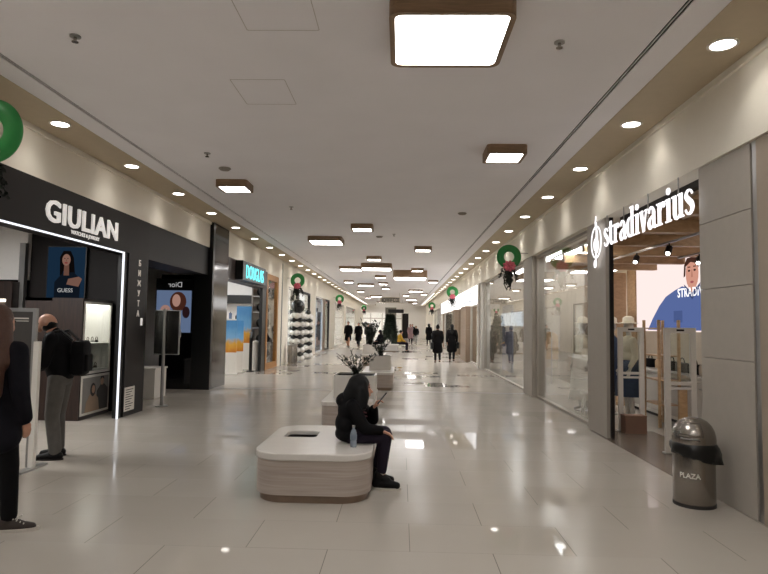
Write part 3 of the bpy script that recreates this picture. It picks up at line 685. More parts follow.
# second window: big letters inside, racks of clothes
t = thing('window_lettering', 'tall white glowing letters inside the second display window', 'sign', (3.42, 18.6, 1.62))
text('lettering', 'STRADIVARIUS', .62, emitmat('window letters', (.85, .92, 1), .95), t, face((0, 0, 0), 180), .015, -.004, .98)
B().box(.02, .05, -2.4, 2.4, -.04, -.01).build('rail', m_steel2, t)
B().cyl((.03, -2.3, -.04), (.03, -2.3, -1.62), .015).cyl((.03, 2.3, -.04), (.03, 2.3, -1.62), .015).build('stand', m_steel2, t)
t = thing('curtain', 'pale lilac curtain hanging at the far end of the second window', 'curtain', (3.75, 21.3, .05))
b = B(); pts = []
for i in range(41): pts.append((.05*math.sin(i*.95), -.9+i*.045))
b.prism([(p[0], p[1]) for p in pts]+[(p[0]+.01, p[1]) for p in pts[::-1]], 0, 2.3); b.build('cloth', mat('lilac cloth', '#8f90a3', .9), t, smooth='auto'); B().cyl((0, -1, 2.3), (0, 1, 2.3), .015).build('rail', m_steel2, t)
CLO = [m_coat, m_shopwall, m_brown, m_jeans, m_denim, m_tan, m_pinkc, m_white, m_navy]
def rack(loc, rz, label, n=12, seed=1):
    rnd = random.Random(seed); t = thing('clothes_rack', label, 'clothes rack', loc, rz, 'clothes racks in the lit shops')
    B().tube([(-.7, 0, 0), (-.7, 0, 1.5), (.7, 0, 1.5), (.7, 0, 0)], .016).build('frame', m_steel2, t)
    for i in range(n):
        x = -.6+1.2*i/(n-1); h = rnd.uniform(.7, 1.05); w = rnd.uniform(.17, .23)
        B().prism([(-w*.35, 0), (w*.35, 0), (w, -.1), (w*1.05, -h), (-w*1.05, -h), (-w, -.1)], -.03, .03, Matrix.Translation((x, 0, 1.47)) @ Matrix.Rotation(R(90), 4, 'Z') @ Matrix.Rotation(R(90), 4, 'X')).build('garment', rnd.choice(CLO), t)
rack((4.3, 18.0, 0), R(90), 'clothes rack behind the middle of the second window', 10, 3)
rack((4.3, 19.8, 0), R(90), 'clothes rack behind the far end of the second window', 10, 4)
rack((4.6, 24.6, 0), R(70), 'clothes rack inside the window past the white column', 10, 5)
rack((4.4, 31.2, 0), R(90), 'clothes rack between the brown stone piers', 10, 6)
rack((4.4, 37.5, 0), R(90), 'clothes rack in the distant lit shop', 10, 7)
# bright sign band of the next shop
t = thing('lightbox_sign', 'long glowing white sign band over the shop beyond the white column', 'sign', (3.0, 34, 2.5))
B().box(-.04, .1, -10.6, 10.6, 0, .7).build('lightbox', emitmat('light box', (1, .97, .95), 1.6), t)
b = B(); rr = random.Random(5)
for i in range(7):
    y = -9.3+i*.62; b.box(-.06, -.04, y, y+.1, .12, .56)
    if i % 2: b.box(-.06, -.04, y, y+.42, .46, .56)
    if i % 3: b.box(-.06, -.04, y, y+.42, .12, .2)
b.build('lettering', mat('pale grey letters', '#b9bcc2', .6, emit=.5), t)
for i, (y0, y1) in enumerate(((23.6, 27), (29.4, 33), (34.6, 39), (39.5, 44), (47, 55))):
    lamp_panel(4.6, 5.0, y0, y1, 3.58, '%s ceiling lamp in the shops beyond the white column' % ORD[i], m_shopl)
# ------------------------------------------------------------------ waste bin
t = thing('waste_bin', 'brushed steel dome-top waste bin with black liner beside the cladded pillar', 'waste bin', (2.715, 5.70, 0)); t.scale = (.94, .94, .985)
B().lathe([(.185, 0), (.19, .01), (.19, .55), (.186, .56), (.17, .56)], seg=48).build('body', m_steel, t, smooth='auto')
B().lathe([(.193, 0), (.193, .03), (.19, .03)], seg=48).build('base_ring', mat('bin base', '#2a2624', .6), t, smooth='auto')
dome = [(.2, .575), (.202, .60), (.198, .64), (.185, .69), (.16, .735), (.125, .77), (.08, .793), (.03, .803), (.001, .804)]
B().lathe(dome, seg=48).build('lid', m_steel, t, smooth='auto')
# flap lies on the dome, facing the hall
b = B(); rows = []
for i in range(7):
    el = R(12+i*6.5); row = []
    for j in range(11):
        az = R(205+j*6.5); rr_ = .2055*math.cos(el*.95); row.append(b.b.verts.new((rr_*math.cos(az), rr_*math.sin(az), .60+.208*math.sin(el))))
    rows.append(row)
for a_, c_ in zip(rows, rows[1:]):
    for j in range(10): b.b.faces.new((a_[j], a_[j+1], c_[j+1], c_[j]))
fl = b.build('flap', m_steel, t, smooth=True); so = fl.modifiers.new('t', 'SOLIDIFY'); so.thickness = .006; so.offset = 1
B().tube([(.212*math.cos(R(a))*.96, .212*math.sin(R(a))*.96, .625) for a in range(212, 264, 8)], .007).build('flap_edge', m_steel2, fl, smooth=True)
# bin liner: crumpled skirt hanging out under the lid
b = B(); rnd = random.Random(4); rows = []; n = 56
for k, (r_, z) in enumerate(((.192, .585), (.2, .575), (.212, .55), (.214, .51), (.206, .475), (.2, .45))):
    row = []
    for i in range(n):
        a = 2*PI*i/n; w = math.sin(a*7+k)*.005*k/2 + rnd.uniform(-.003, .003)*k/2
        droop = (.5+.5*math.cos(a-R(-15))); dz = -(k/5)*.06*droop + (k/5)*.03*(1-droop); out = (k/5)*.045*max(0, math.cos(a-R(-10)))**3
        row.append(b.b.verts.new(((r_+w+out)*math.cos(a), (r_+w+out)*math.sin(a), z+dz)))
    rows.append(row)
for p, q in zip(rows, rows[1:]):
    for i in range(n): b.b.faces.new((p[i], p[(i+1) % n], q[(i+1) % n], q[i]))
ln = b.build('liner', mat('black plastic', '#0a0a0a', .35, noise=.1), t, smooth=True); so = ln.modifiers.new('t', 'SOLIDIFY'); so.thickness = .002
# word wrapped round the drum
me = text('lettering', 'PLAZA', .064, m_white, t, Matrix(), .001, .001).data
for v in me.vertices:
    a = R(-127) + v.co.x/.19; z = v.co.y+.27; rr_ = .1905+v.co.z*.5; v.co = (rr_*math.cos(a), rr_*math.sin(a), z)
# ------------------------------------------------------------------ jeweller
t = thing('fascia_sign', 'white block letters with a small line below on the charcoal jewellery fascia', 'sign', (-4.6, 8.47, 3.0))
text('lettering', 'GIULIAN', .40, m_signG, t, face((.03, 0, -.12), 0), .012, .007, 1.22, sp=1.06)
text('small_lettering', 'WATCHES & JEWELRY', .075, m_signG, t, face((.01, .05, -.205), 0), .004, .001, 1.05)
t = thing('light_strip', 'white light strip edging the jewellery shop opening', 'light strip', (-4.61, 9.78, 0))
B().box(-.01, .012, -.03, .0, 0, 2.72).build('upright', m_led, t); B().box(-.01, .012, -7.0, 0, 2.715, 2.735).build('top_bar', m_led, t)
t = thing('vertical_sign', 'pale Cyrillic letters running down the charcoal pier', 'sign', (-4.6, 10.36, 2.2))
m_let = mat('engraved letters', '#e6e0d6', .5, noise=0, emit=.12)
for k, ch in enumerate('БИЖУТА'): text('letter', ch, .14, m_let, t, face((.006, 0, .36-.176*k), 0), .004, .003)
B().box(0, .006, .12, .2, -.68, -.55).build('small_plate', m_signG, t)
t = thing('wall_notice', 'white printed notice sheet at the foot of the charcoal pier', 'notice', (-4.6, 10.0, .28))
B().box(0, .004, -.02, .36, -.2, .2).build('sheet', m_white, t); b = B()
for i in range(9): b.box(.004, .005, .02, .3-(i % 3)*.05, .15-i*.04, .162-i*.04)
b.build('print', m_dgrey, t)
# wooden display cabinet
t = thing('display_cabinet', 'dark wood cabinet with a lit glass display case and a couple poster below', 'cabinet', (-5.1, 9.98, 0))
b = B().box(-.95, -.5, -.5, .5, 0, 1.95).box(-.5, 0, -.5, -.46, 0, 1.9).box(-.5, 0, .46, .5, 0, 1.9).box(-.95, .0, -.5, .5, 1.9, 1.95).box(-.5, 0, -.46, .46, 0, .06)
b.build('body', m_dwood, t)
B().box(-.5, -.48, -.46, .46, .72, 1.88).box(-.48, -.01, .445, .46, .72, 1.88).box(-.48, -.01, -.46, -.445, .72, 1.88).build('case_lining', m_shoplight, t)
fr = B(); fr.box(-.02, .01, -.46, -.42, .72, 1.9).box(-.02, .01, .42, .46, .72, 1.9).box(-.02, .01, -.42, .42, 1.86, 1.9).box(-.02, .01, -.42, .42, .72, .76); fr.build('case_frame', m_white, t)
B().box(-.006, 0, -.42, .42, .76, 1.86).build('case_glass', m_glassd, t)
B().box(-.46, -.02, -.45, .45, 1.85, 1.88).build('case_lamp', emitmat('case lamp', (1, .96, .88), 3.2), t)
for z in (.78, 1.22):
    s = B().box(-.47, -.03, -.45, .45, z-.015, z).build('shelf', m_shoplight, t)
rr = random.Random(2)
for z in (.78, 1.22):
    for i in range(6):
        y = -.36+i*.145
        w = thing('bracelet', '%s bracelet from the pier end on the %s shelf of the lit case' % (ORD[5-i], 'upper' if z > 1 else 'lower'), 'bracelet', (-5.1-.2, 9.98+y, z), 0, 'bracelets in the lit case')
        B().cyl((0, 0, 0), (0, 0, .04), .035, .025).build('cushion', m_char if i % 2 else m_steel2, w); B().torus((0, 0, .06), .032, .007, 'X', 18, 6).build('band', m_steel, w, smooth=True)
p = B().box(.0, .012, -.46, .46, .06, .70).build('poster_frame', m_white, t)
def art(parent, name, pts, m, x, y=0, z=0, th=.002, d=0):
    return B().prism(pts, 0, th, face((x, y, z), d)).build(name, m, parent)
def oval(cx, cy, rx, ry, n=20): return [(cx+rx*math.cos(2*PI*i/n), cy+ry*math.sin(2*PI*i/n)) for i in range(n)]
ac = lambda n, c: mat(n, c, .45, noise=.05)
a_bg = ac('poster grey', '#8d8a85'); a_skin = ac('poster skin', '#b58f78'); a_dk = ac('poster dark', '#26211f'); a_dress = ac('poster dress', '#a88f78')
q = art(p, 'picture', [(-.42, .1), (.42, .1), (.42, .66), (-.42, .66)], a_bg, .013)
art(p, 'suit', [(.02, .1), (.4, .1), (.4, .44), (.28, .52), (.16, .52), (.04, .42)], a_dk, .0152); art(p, 'man_face', oval(.2, .575, .055, .07), a_skin, .0154); art(p, 'man_hair', [(.14, .6), (.15, .655), (.25, .655), (.265, .6), (.2, .63)], a_dk, .0176)
art(p, 'dress', [(-.34, .1), (.12, .1), (.08, .3), (-.06, .4), (-.2, .38), (-.3, .26)], a_dress, .018); art(p, 'woman_hair', oval(-.1, .455, .085, .11), a_dk, .0182); art(p, 'woman_face', oval(-.09, .46, .05, .066), a_skin, .0206)
# portrait screen over the cabinet
t = thing('portrait_screen', 'dark blue portrait screen of a woman above the wooden cabinet', 'screen', (-6.0, 10.56, 1.97))
B().box(-.36, .36, -.03, .03, 0, .95).build('casing', m_black, t)
def art2(name, pts, c, y, s=.35): return B().prism(pts, 0, .002, face((0, y, 0), -90)).build(name, emitmat('portrait '+name, lin(c), s), t)
art2('picture', [(-.34, .02), (.34, .02), (.34, .93), (-.34, .93)], '#2c4a68', -.031, .22)
art2('hair', [(-.11, .42), (-.12, .75), (-.06, .86), (.07, .86), (.13, .74), (.17, .38), (.08, .34), (.04, .5), (-.05, .5), (-.07, .4)], '#15100f', -.034); art2('neck', [(-.04, .42), (.06, .42), (.05, .64), (-.035, .64)], '#94695a', -.0372, .3)
art2('dress', [(-.2, .02), (.26, .02), (.27, .36), (.14, .48), (-.06, .46), (-.2, .3)], '#1b2430', -.037, .3)
art2('face', oval(.0, .7, .075, .105), '#b08474', -.039); art2('arm', [(.02, .26), (.24, .22), (.3, .36), (.24, .4), (.05, .36)], '#a87c6c', -.041, .3); art2('eye', oval(-.028, .725, .014, .006), '#1a1212', -.043); art2('eye', oval(.028, .725, .014, .006), '#1a1212', -.043); art2('nose', [(-.008, .67), (.012, .67), (.004, .72)], '#8f6656', -.0412); art2('lips', oval(.0, .645, .03, .012), '#a03038', -.043)
text('lettering', 'GUESS', .1, emitmat('portrait letters', (.8, .8, .8), .4), t, face((0, -.041, .12), -90), .001)
# inner fittings of the jeweller
struct('trim_26', m_shoplight, (-8.5, -6.7, 10.5, 10.6, 2.3, 3.5))
struct('trim_27', m_steel2, (-6.78, -6.68, 10.4, 10.5, 0, 2.95))
lamp_panel(-7.6, -5.4, 7.0, 7.64, 3.19, 'lamp on the jewellery shop ceiling', m_shopl)
t = thing('wall_showcase', 'dark wall showcase with lit niches at the back of the jewellery shop', 'showcase', (-7.6, 10.3, 0))
B().box(-.9, .85, -.1, .18, 0, .85).box(-.9, .85, -.1, .18, 1.95, 2.25).box(-.9, -.8, -.1, .18, .85, 1.95).box(.75, .85, -.1, .18, .85, 1.95).box(-.8, .75, .1, .18, .85, 1.95).build('carcass', m_dwood, t)
for z in (.9, 1.4): B().box(-.8, .75, -.08, .1, z, z+.03).build('shelf', m_shoplight, t)
B().box(-.8, .75, -.06, .08, 1.9, 1.94).build('niche_lamp', emitmat('niche lamp', (1, .9, .75), 4), t)
for i in range(5):
    w = thing('watch_stand', '%s watch stand from the cabinet side in the lit back showcase' % ORD[4-i], 'watch stand', (-8.25+.3*i, 10.26, .93), 0, 'watch stands in the back showcase')
    B().box(-.06, .06, -.05, .05, 0, .12, .01).build('cushion', m_white if i % 2 else m_char, w); B().torus((0, -.02, .16), .04, .01, 'Y', 18, 6).build('watch', m_steel, w, smooth=True)
t = thing('glass_counter', 'dark glass-topped counter beyond the poster stand', 'counter', (-6.4, 8.3, 0))
B().box(-.7, .4, -.35, .35, 0, .8).build('base', m_dwood, t); B().box(-.68, .38, -.33, .33, .8, 1.02).build('glass_case', m_glassd, t); B().box(-.7, .4, -.35, .35, 1.02, 1.04).build('top_rim', m_steel2, t)
# poster stand at the entrance
t = thing('poster_stand', 'free standing framed watch poster on a grey foot beside the jewellery entrance', 'poster stand', (-4.42, 6.42, 0))
b = B().box(-.5, -.46, -.02, .02, .4, 1.72).box(.43, .47, -.02, .02, .02, 1.72).box(-.46, .43, -.02, .02, 1.68, 1.72).box(-.46, .43, -.02, .02, .62, .66)
b.build('frame', m_steel2, t); B().box(-.46, .43, -.006, .006, .66, 1.68).build('poster', ac('stand poster grey', '#45413e'), t)
B().box(.46, .52, -.03, .02, .02, 1.36).build('upright', m_white, t); B().box(-.55, -.49, -.03, .02, .02, 1.36).build('upright', m_white, t)
B().box(.44, .54, -.25, .22, 0, .02).build('foot', m_steel2, t); B().box(-.57, -.47, -.25, .22, 0, .02).build('foot', m_steel2, t)
pc = lambda n, pts, m, y: B().prism(pts, 0, .002, face((0, y, 0), -90)).build(n, m, t)
pc('watch_dial', oval(.2, 1.2, .12, .13), ac('dial pale', '#8c8680'), -.007); pc('watch_face', oval(.2, 1.2, .09, .1), ac('dial dark', '#2a2827'), -.0095); pc('watch_strap', [(.28, 1.1), (.4, .98), (.43, 1.05), (.33, 1.18)], ac('strap grey', '#7b756f'), -.0118)
pc('pale_band', [(-.46, .7), (.43, .7), (.43, .95), (-.2, 1.05), (-.46, .92)], ac('poster pale', '#77716b'), -.0092)
pc('caption', [(.22, 1.6), (.38, 1.6), (.38, 1.615), (.22, 1.615)], m_white, -.0072); pc('caption', [(.22, 1.575), (.38, 1.575), (.38, 1.583), (.22, 1.583)], m_white, -.0072)
# ------------------------------------------------------------------ black perfumery entrance
t = thing('security_gate', 'dark panel security gate on a steel post at the black entrance', 'security gate', (-4.5, 11.32, 0))
B().cyl((0, 0, .01), (0, 0, 1.84), .03).build('post', m_steel2, t, smooth='auto'); B().box(-.2, .27, .03, .05, .98, 1.8).build('panel', mat('gate panel', '#1d1b18', .2), t)
B().box(.27, .285, .02, .06, .97, 1.81).box(-.2, .27, .02, .06, 1.8, 1.815).box(-.2, .27, .02, .06, .965, .98).build('panel_frame', m_steel2, t); B().cyl((0, 0, 0), (0, 0, .015), .12, seg=24).build('base_plate', m_steel2, t); B().box(.29, .305, .02, .05, 1.3, 1.45).build('handle', m_steel2, t)
t = thing('brand_reflection', 'painted reflection of a portrait display with mirrored lettering on the black entrance wall', 'screen', (-5.42, 14.19, 2.12))  # reflection in the black gloss wall, painted as glowing shapes
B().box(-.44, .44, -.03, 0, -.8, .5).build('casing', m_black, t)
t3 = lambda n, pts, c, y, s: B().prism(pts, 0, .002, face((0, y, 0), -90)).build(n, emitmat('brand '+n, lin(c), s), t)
t3('picture', [(-.42, -.78), (.42, -.78), (.42, .22), (-.42, .22)], '#7d92b8', -.031, .35); t3('hair', oval(.1, -.05, .2, .24), '#5a3328', -.034, .35); t3('face', oval(.06, -.02, .1, .15), '#d0a090', -.037, .4); t3('hand', oval(-.2, -.25, .12, .12), '#c79a8c', -.036, .4); t3('dark_shape', oval(.3, -.3, .09, .14), '#3a2226', -.038, .3)  # mirrored picture with a dark oval in it
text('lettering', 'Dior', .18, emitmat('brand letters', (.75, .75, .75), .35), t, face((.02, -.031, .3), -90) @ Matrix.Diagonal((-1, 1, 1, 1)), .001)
t = thing('lit_shelf', 'dim lit perfume shelf glimpsed inside the black entrance', 'shelf', (-6.6, 13.2, 0))
B().box(-.3, .3, -.9, .9, 0, .8).build('cabinet', m_black, t); B().box(-.3, -.25, -.9, .9, .8, 2.4).build('back', m_dgrey, t)
for z in (1.2, 1.7, 2.2):
    s = B().box(-.3, .2, -.9, .9, z, z+.03).build('shelf', m_white, t); B().box(.15, .19, -.85, .85, z-.015, z).build('lamp', emitmat('perfume lamp %d' % int(z*10), (1, .95, .9), 4), s)
t = thing('sale_plinth', 'low white plinth inside the black entrance', 'plinth', (-5.3, 12.6, 0))
B().box(-.3, .25, -.3, .3, 0, .6).build('body', m_white, t); B().box(-.32, .27, -.32, .32, .6, .63).build('top', m_white, t)
# ------------------------------------------------------------------ perfumery sign and inside
t = thing('fascia_sign', 'black sign box with cyan glowing letters on the umber fascia', 'sign', (-4.6, 17.75, 3.05))
B().box(0, .22, -1.35, 1.4, -.26, .27).build('sign_box', m_black, t)
text('lettering', 'DOUGLAS', .56, m_cyan, t, face((.222, .02, -.2), 0), .012, -.006, .84, sp=.98)
m_perf = emitmat('perfumery lamp', (.98, .99, 1), 5.5)
m_farl = emitmat('far shop lamp', (.93, .97, 1), 20)
lamp_panel(-7.8, -5.2, 16.2, 16.6, 3.48, 'first lamp on the perfumery ceiling', m_perf); lamp_panel(-7.8, -5.2, 18.2, 18.6, 3.48, 'second lamp on the perfumery ceiling', m_perf); lamp_panel(-7.8, -5.2, 20.6, 21.0, 3.48, 'third lamp on the perfumery ceiling', m_perf)
def admat(name, seed):
    m = bpy.data.materials.new(name); tt, N, L = nodes(m); bb = N['Principled BSDF']; bb.inputs['Roughness'].default_value = .35
    tc = N.new('ShaderNodeTexCoord'); sp = N.new('ShaderNodeSeparateXYZ'); L.new(tc.outputs['Generated'], sp.inputs[0]); ns = N.new('ShaderNodeTexNoise'); ns.inputs['Scale'].default_value = 3+seed; L.new(tc.outputs['Generated'], ns.inputs['Vector'])
    ad = N.new('ShaderNodeMath'); ad.operation = 'MULTIPLY_ADD'; L.new(ns.outputs['Fac'], ad.inputs[0]); ad.inputs[1].default_value = .35; L.new(sp.outputs['Z'], ad.inputs[2])
    r = N.new('ShaderNodeValToRGB'); L.new(ad.outputs[0], r.inputs[0]); e = r.color_ramp.elements; e[0].color = (*lin('#c77a1e'), 1); e[0].position = .2; e[1].color = (*lin('#4f8fc4'), 1); e[1].position = 1.0
    k = e.new(.45); k.color = (*lin('#dca63c'), 1); k = e.new(.6); k.color = (*lin('#7bb0d8'), 1); L.new(r.outputs[0], bb.inputs['Base Color']); return m
for i, (x, y, w, z0, hh, l) in enumerate(((-5.32, 18.5, .48, .67, 1.66, 'blue and orange perfume poster stand nearest the black pier'), (-5.29, 19.3, .42, .67, 1.66, 'blue and orange perfume poster stand in the middle of the bright shop'), (-5.42, 20.6, .5, .9, 2.16, 'taller blue perfume poster stand next to the black jamb'))):
    t = thing('poster_stand', l, 'poster stand', (x, y, 0), R(8), 'perfume poster stands')
    B().box(-w/2, w/2, -.02, .02, z0, hh).build('poster', admat('perfume advert %d' % i, i), t); B().box(-w/2, w/2, -.03, .03, .04, z0).build('panel', m_white, t); B().box(-w/2-.03, w/2+.03, -.18, .18, 0, .04).build('foot', m_white, t)
t = thing('perfume_counter', 'white perfume counter with stocked shelves at the shop back', 'counter', (-6.4, 21.9, 0))
B().box(-1.2, 1.0, -.2, .3, 0, 1.0).build('body', m_white, t); B().box(-1.2, 1.0, .2, .3, 1.0, 2.6).build('back_panel', m_shoplight, t)
for z in (1.35, 1.7): B().box(-1.2, 1.0, -.05, .2, z, z+.025).build('shelf', m_white, t)
B().box(-1.3, 1.1, -.1, .3, 2.3, 2.6).build('header', m_black, t)
rr = random.Random(8); cs = [mat('bottle %d' % i, c, .2) for i, c in enumerate(('#b03a3f', '#d7a24a', '#5f6f8c', '#d8c7c0', '#2b2b2b'))]
for z in (1.0, 1.375, 1.725):
    for i in range(9):
        o = thing('perfume_bottle', '%s bottle from the hall side on the %s of the perfume counter' % (ORD[8-i], {1.0: 'worktop', 1.375: 'middle shelf', 1.725: 'upper shelf'}[z]), 'bottle', (-7.45+.235*i, 21.9+.02, z), 0, 'perfume bottles on the counter')
        h = rr.uniform(.12, .22); B().box(-.05, .05, -.03, .03, 0, h, .008).build('flask', cs[(i*7+int(z*10)) % 5], o); B().cyl((0, 0, h), (0, 0, h+.04), .018).build('cap', m_black, o)
t = thing('welcome_arch', 'black arched gate panel standing at the perfumery threshold', 'gate', (-4.93, 19.95, 0))
b = B(); b.prism([(-.3, 0), (-.18, 0), (-.18, .95), (-.1, 1.1), (.05, 1.15), (.05, 1.35), (-.2, 1.3), (-.3, 1.1)], -.04, .04, Matrix.Rotation(R(90), 4, 'Z') @ Matrix.Rotation(R(90), 4, 'X')); b.build('panel', m_black, t); B().box(-.1, .1, -.34, -.14, 0, .02).build('foot', m_black, t)
t = thing('white_bin', 'tall white paper bin beside the black arch panel', 'bin', (-4.9, 20.25, 0))
B().lathe([(.11, 0), (.13, .9), (.12, .9), (.11, .8)], seg=20).build('body', m_white, t, smooth='auto')
for i in range(4): B().ball((.05*math.cos(i*1.6), .05*math.sin(i*1.6), .93+.02*(i % 2)), (.06, .05, .06), 10).build('crumpled_paper', m_white, t, smooth=True)
# oak window shelves with dark goods
t = thing('display_rack', 'tall rack of dark rounded goods behind the oak framed window', 'rack', (-4.95, 21.5, 0))
B().box(-.25, -.2, -.8, .8, 0, 3.0).build('back_panel', mat('rack back', '#8d8780', .6), t)
for i in range(5):
    B().box(-.2, .15, -.8, .8, .3+.55*i, .33+.55*i).build('shelf', m_steel2, t)
for i in range(5):
    for j in range(3):
        o = thing('helmet', 'dark rounded helmet, %s from the perfumery on the %s shelf up behind the oak window' % (ORD[j], ORD[i]), 'helmet', (-4.95, 21.0+.5*j, .33+.55*i), 0, 'helmets behind the oak window')
        B().ball((0, 0, .16), (.14, .17, .16), 16).build('shell', m_black, o, smooth=True); B().box(.1, .145, -.09, .09, .1, .18, .01).build('visor', m_steel, o)
# far left shop lamps
for i, (y0, y1) in enumerate(((24.6, 26.2), (27, 30), (32.4, 35), (36.4, 38.3), (42, 47.5), (51, 59))):
    lamp_panel(-7.6, -6.6, y0, y1, 3.48, '%s lamp inside the shops beyond the oak window' % ORD[i], m_farl if i < 4 else m_shopl)
rack((-6.2, 33.5, 0), R(90), 'clothes rack behind the blue tinted window', 10, 9); rack((-6.2, 44.5, 0), R(90), 'clothes rack in the far bright shop on the jewellery side', 10, 10)
rack((-6.2, 28.6, 0), R(90), 'clothes rack behind the dark framed window by the balloons', 10, 12)
t = thing('window_sign', 'small bright sign inside the dark framed window beyond the balloons', 'sign', (-4.9, 29.4, 2.6)); B().box(-.03, .03, -.7, .7, 0, .4).build('light_box', emitmat('small sign', (1, 1, 1), 1.5), t); B().cyl((0, -.6, .4), (0, -.6, .9), .01).cyl((0, .6, .4), (0, .6, .9), .01).build('suspension_wire', m_steel, t)
lamp_panel(-5.5, -1.0, YF+1.6, YF+2.6, 3.98, 'bright lamp behind the glazed front at the hall end', emitmat('end lamp', (1, .97, .94), 22))
lamp_panel(-6.2, -6.0, -6, 4, 3.18, 'long unseen fill lamp added behind the camera on the jewellery side')  # added out of view to lift the ceiling brightness near the camera
# balloon columns
m_bw = mat('white balloon', '#e4e1dc', .3, noise=0); m_bb = mat('black balloon', '#0c0c0d', .25, noise=0)
def balloons(loc, label, top):
    t = thing('balloon_column', label, 'balloon column', loc)
    B().cyl((0, 0, 0), (0, 0, .02), .2).build('base', m_black, t); B().cyl((0, 0, 0), (0, 0, 2.05), .015).build('pole', m_white, t)
    for k in range(11):
        for j in range(4):
            a = j*PI/2+(k % 2)*PI/4; r = .17
            B().ball((r*math.cos(a), r*math.sin(a), .16+.175*k), (.155, .155, .125) if k % 2 == 0 else (.14, .14, .1), 14).build('balloon', m_bw if k % 2 == 0 else m_bb, t, smooth=True)
    if top: B().ball((0, 0, 2.3), (.28, .28, .3), 20).build('top_balloon', m_bb, t, smooth=True)
    else: B().ball((.05, 0, 2.1), .13, 12).build('top_balloon', m_bb, t, smooth=True)
balloons((-4.3, 24.9, 0), 'black and white balloon column with a big black balloon on top', True); balloons((-4.3, 27.3, 0), 'black and white balloon column farther from the steel bin, no big balloon', False)
t = thing('waste_bin', 'small steel waste bin in front of the balloon column with the big balloon', 'waste bin', (-4.3, 23.9, 0))
B().lathe([(.19, 0), (.19, .68), (.18, .7), (.17, .7)], seg=28).build('body', m_steel, t, smooth='auto'); B().lathe([(.2, .7), (.2, .76), (.13, .78), (.13, .72)], seg=28).build('rim', m_steel2, t, smooth='auto')
# ------------------------------------------------------------------ benches and planters down the middle
def bench(label, x0, x1, y0, y1, r, hole=None):
    t = thing('bench', label, 'bench', ((x0+x1)/2, (y0+y1)/2, 0), 0, 'white topped benches down the middle of the hall')
    hx, hy = (x1-x0)/2, (y1-y0)/2
    B().prism(rrect(-hx+.045, hx-.045, -hy+.045, hy-.045, r-.02, 10), 0, .07).build('plinth', mat('bronze plinth', '#857262', .35, .5, noise=.08), t, smooth='auto')
    B().prism(rrect(-hx+.015, hx-.015, -hy+.015, hy-.015, r-.01, 12), .07, .375).build('body', m_lam, t, smooth='auto')
    if hole:
        a, c, d, e = hole; o_ = rrect(-hx, hx, -hy, hy, r, 12); i_ = rrect(a, c, d, e, .06, 12)
        b = B().ring(o_, i_, .375, .44); s = b.build('top', m_slab, t, smooth='auto', angle=50)
        B().prism(rrect(a+.002, c-.002, d+.002, e-.002, .06, 8), .376, .40).build('planting_recess', m_soil, t)
    else: s = B().prism(rrect(-hx, hx, -hy, hy, r, 12), .375, .44).build('top', m_slab, t, smooth='auto', angle=50)
    bv = s.modifiers.new('b', 'BEVEL'); bv.width = .012; bv.segments = 3; bv.limit_method = 'ANGLE'; bv.angle_limit = R(50)
    return t
bench('rounded white-topped bench with an open dark planting hole, nearest the camera', -1.335, -.245, 5.40, 6.93, .27, (-.40, -.07, .045, .40))
bench('white-topped bench just behind the seated person, carrying a square white planter', -1.19, -.40, 9.0, 11.0, .12)
bench('white-topped bench third from the camera, partly hidden by the first planter', -.95, -.16, 14.7, 16.9, .12)
bench('white-topped bench fourth from the camera behind the second planter', -1.5, -.6, 23.2, 25.2, .12)
def branchy(t, n, h, spread, leaf, seed, z0=0, w=.5, lean=(0, 0), sway=1.0):
    rnd = random.Random(seed); s = B(); f = B()
    for i in range(n):
        a = 2*PI*i/n+rnd.uniform(-.3, .3); L = h*rnd.uniform(.55, 1.0); sp = spread*rnd.uniform(.3, 1.0)
        p = V(.04*math.cos(a), .04*math.sin(a), z0); pts = [p]
        for k in range(1, 7):
            u = k/6; pts.append(V(sp*u**1.2*math.cos(a)+rnd.uniform(-.012, .012)*sway+lean[0]*u, sp*u**1.2*math.sin(a)+rnd.uniform(-.012, .012)*sway+lean[1]*u, z0+L*u))
        s.tube(pts, .004, 5)
        for k in range(1, 7):
            d = (pts[k]-pts[k-1]).normalized()
            for j in range(2):
                q = Vector((rnd.uniform(-1, 1), rnd.uniform(-1, 1), rnd.uniform(-.2, 1))).normalized()
                f.leaf(pts[k-1].lerp(pts[k], rnd.random()), d*.4+q*.8, V(0, 0, 1), leaf*rnd.uniform(.7, 1.2), leaf*w)
    s.build('stem', m_stem, t); f.build('foliage', m_plant, t)
def planter(label, x, y, w, plabel, n, h, spread, leaf, seed, z=.44, hp=.36):
    t = thing('planter', label, 'planter', (x, y, z), 0, 'square white planters on the benches')
    o_ = rrect(-w/2, w/2, -w/2, w/2, .04, 5); i_ = rrect(-w/2+.03, w/2-.03, -w/2+.03, w/2-.03, .03, 5)
    b = B().ring(o_, i_, 0, hp); b.prism(i_, 0, .02); b.build('pot', m_slab, t, smooth='auto')
    B().prism(rrect(-w/2+.032, w/2-.032, -w/2+.032, w/2-.032, .03, 5), hp-.06, hp-.02).build('soil', m_soil, t)
    q = thing('potted_plant', plabel, 'plant', (x, y, z+hp-.02), 0, 'dark leafy plants in the planters')
    branchy(q, n, h, spread, leaf, seed)
planter('square white planter on the bench right behind the seated person', -.715, 9.75, .66, 'sparse dark plant with upright twigs rising above the seated person', 14, .40, .40, .07, 21)
planter('square white planter on the third bench from the camera', -.52, 15.7, .56, 'bushy dark plant in the planter on the third bench', 16, .5, .32, .09, 5)
planter('square white planter on the fourth bench from the camera', -1.2, 24.0, .6, 'tall dense dark plant in the planter on the fourth bench', 34, 1.0, .42, .16, 6)
t = thing('bench', 'white bench far down the hall where the person in mustard sits', 'bench', (-.78, 36.2, 0)); 
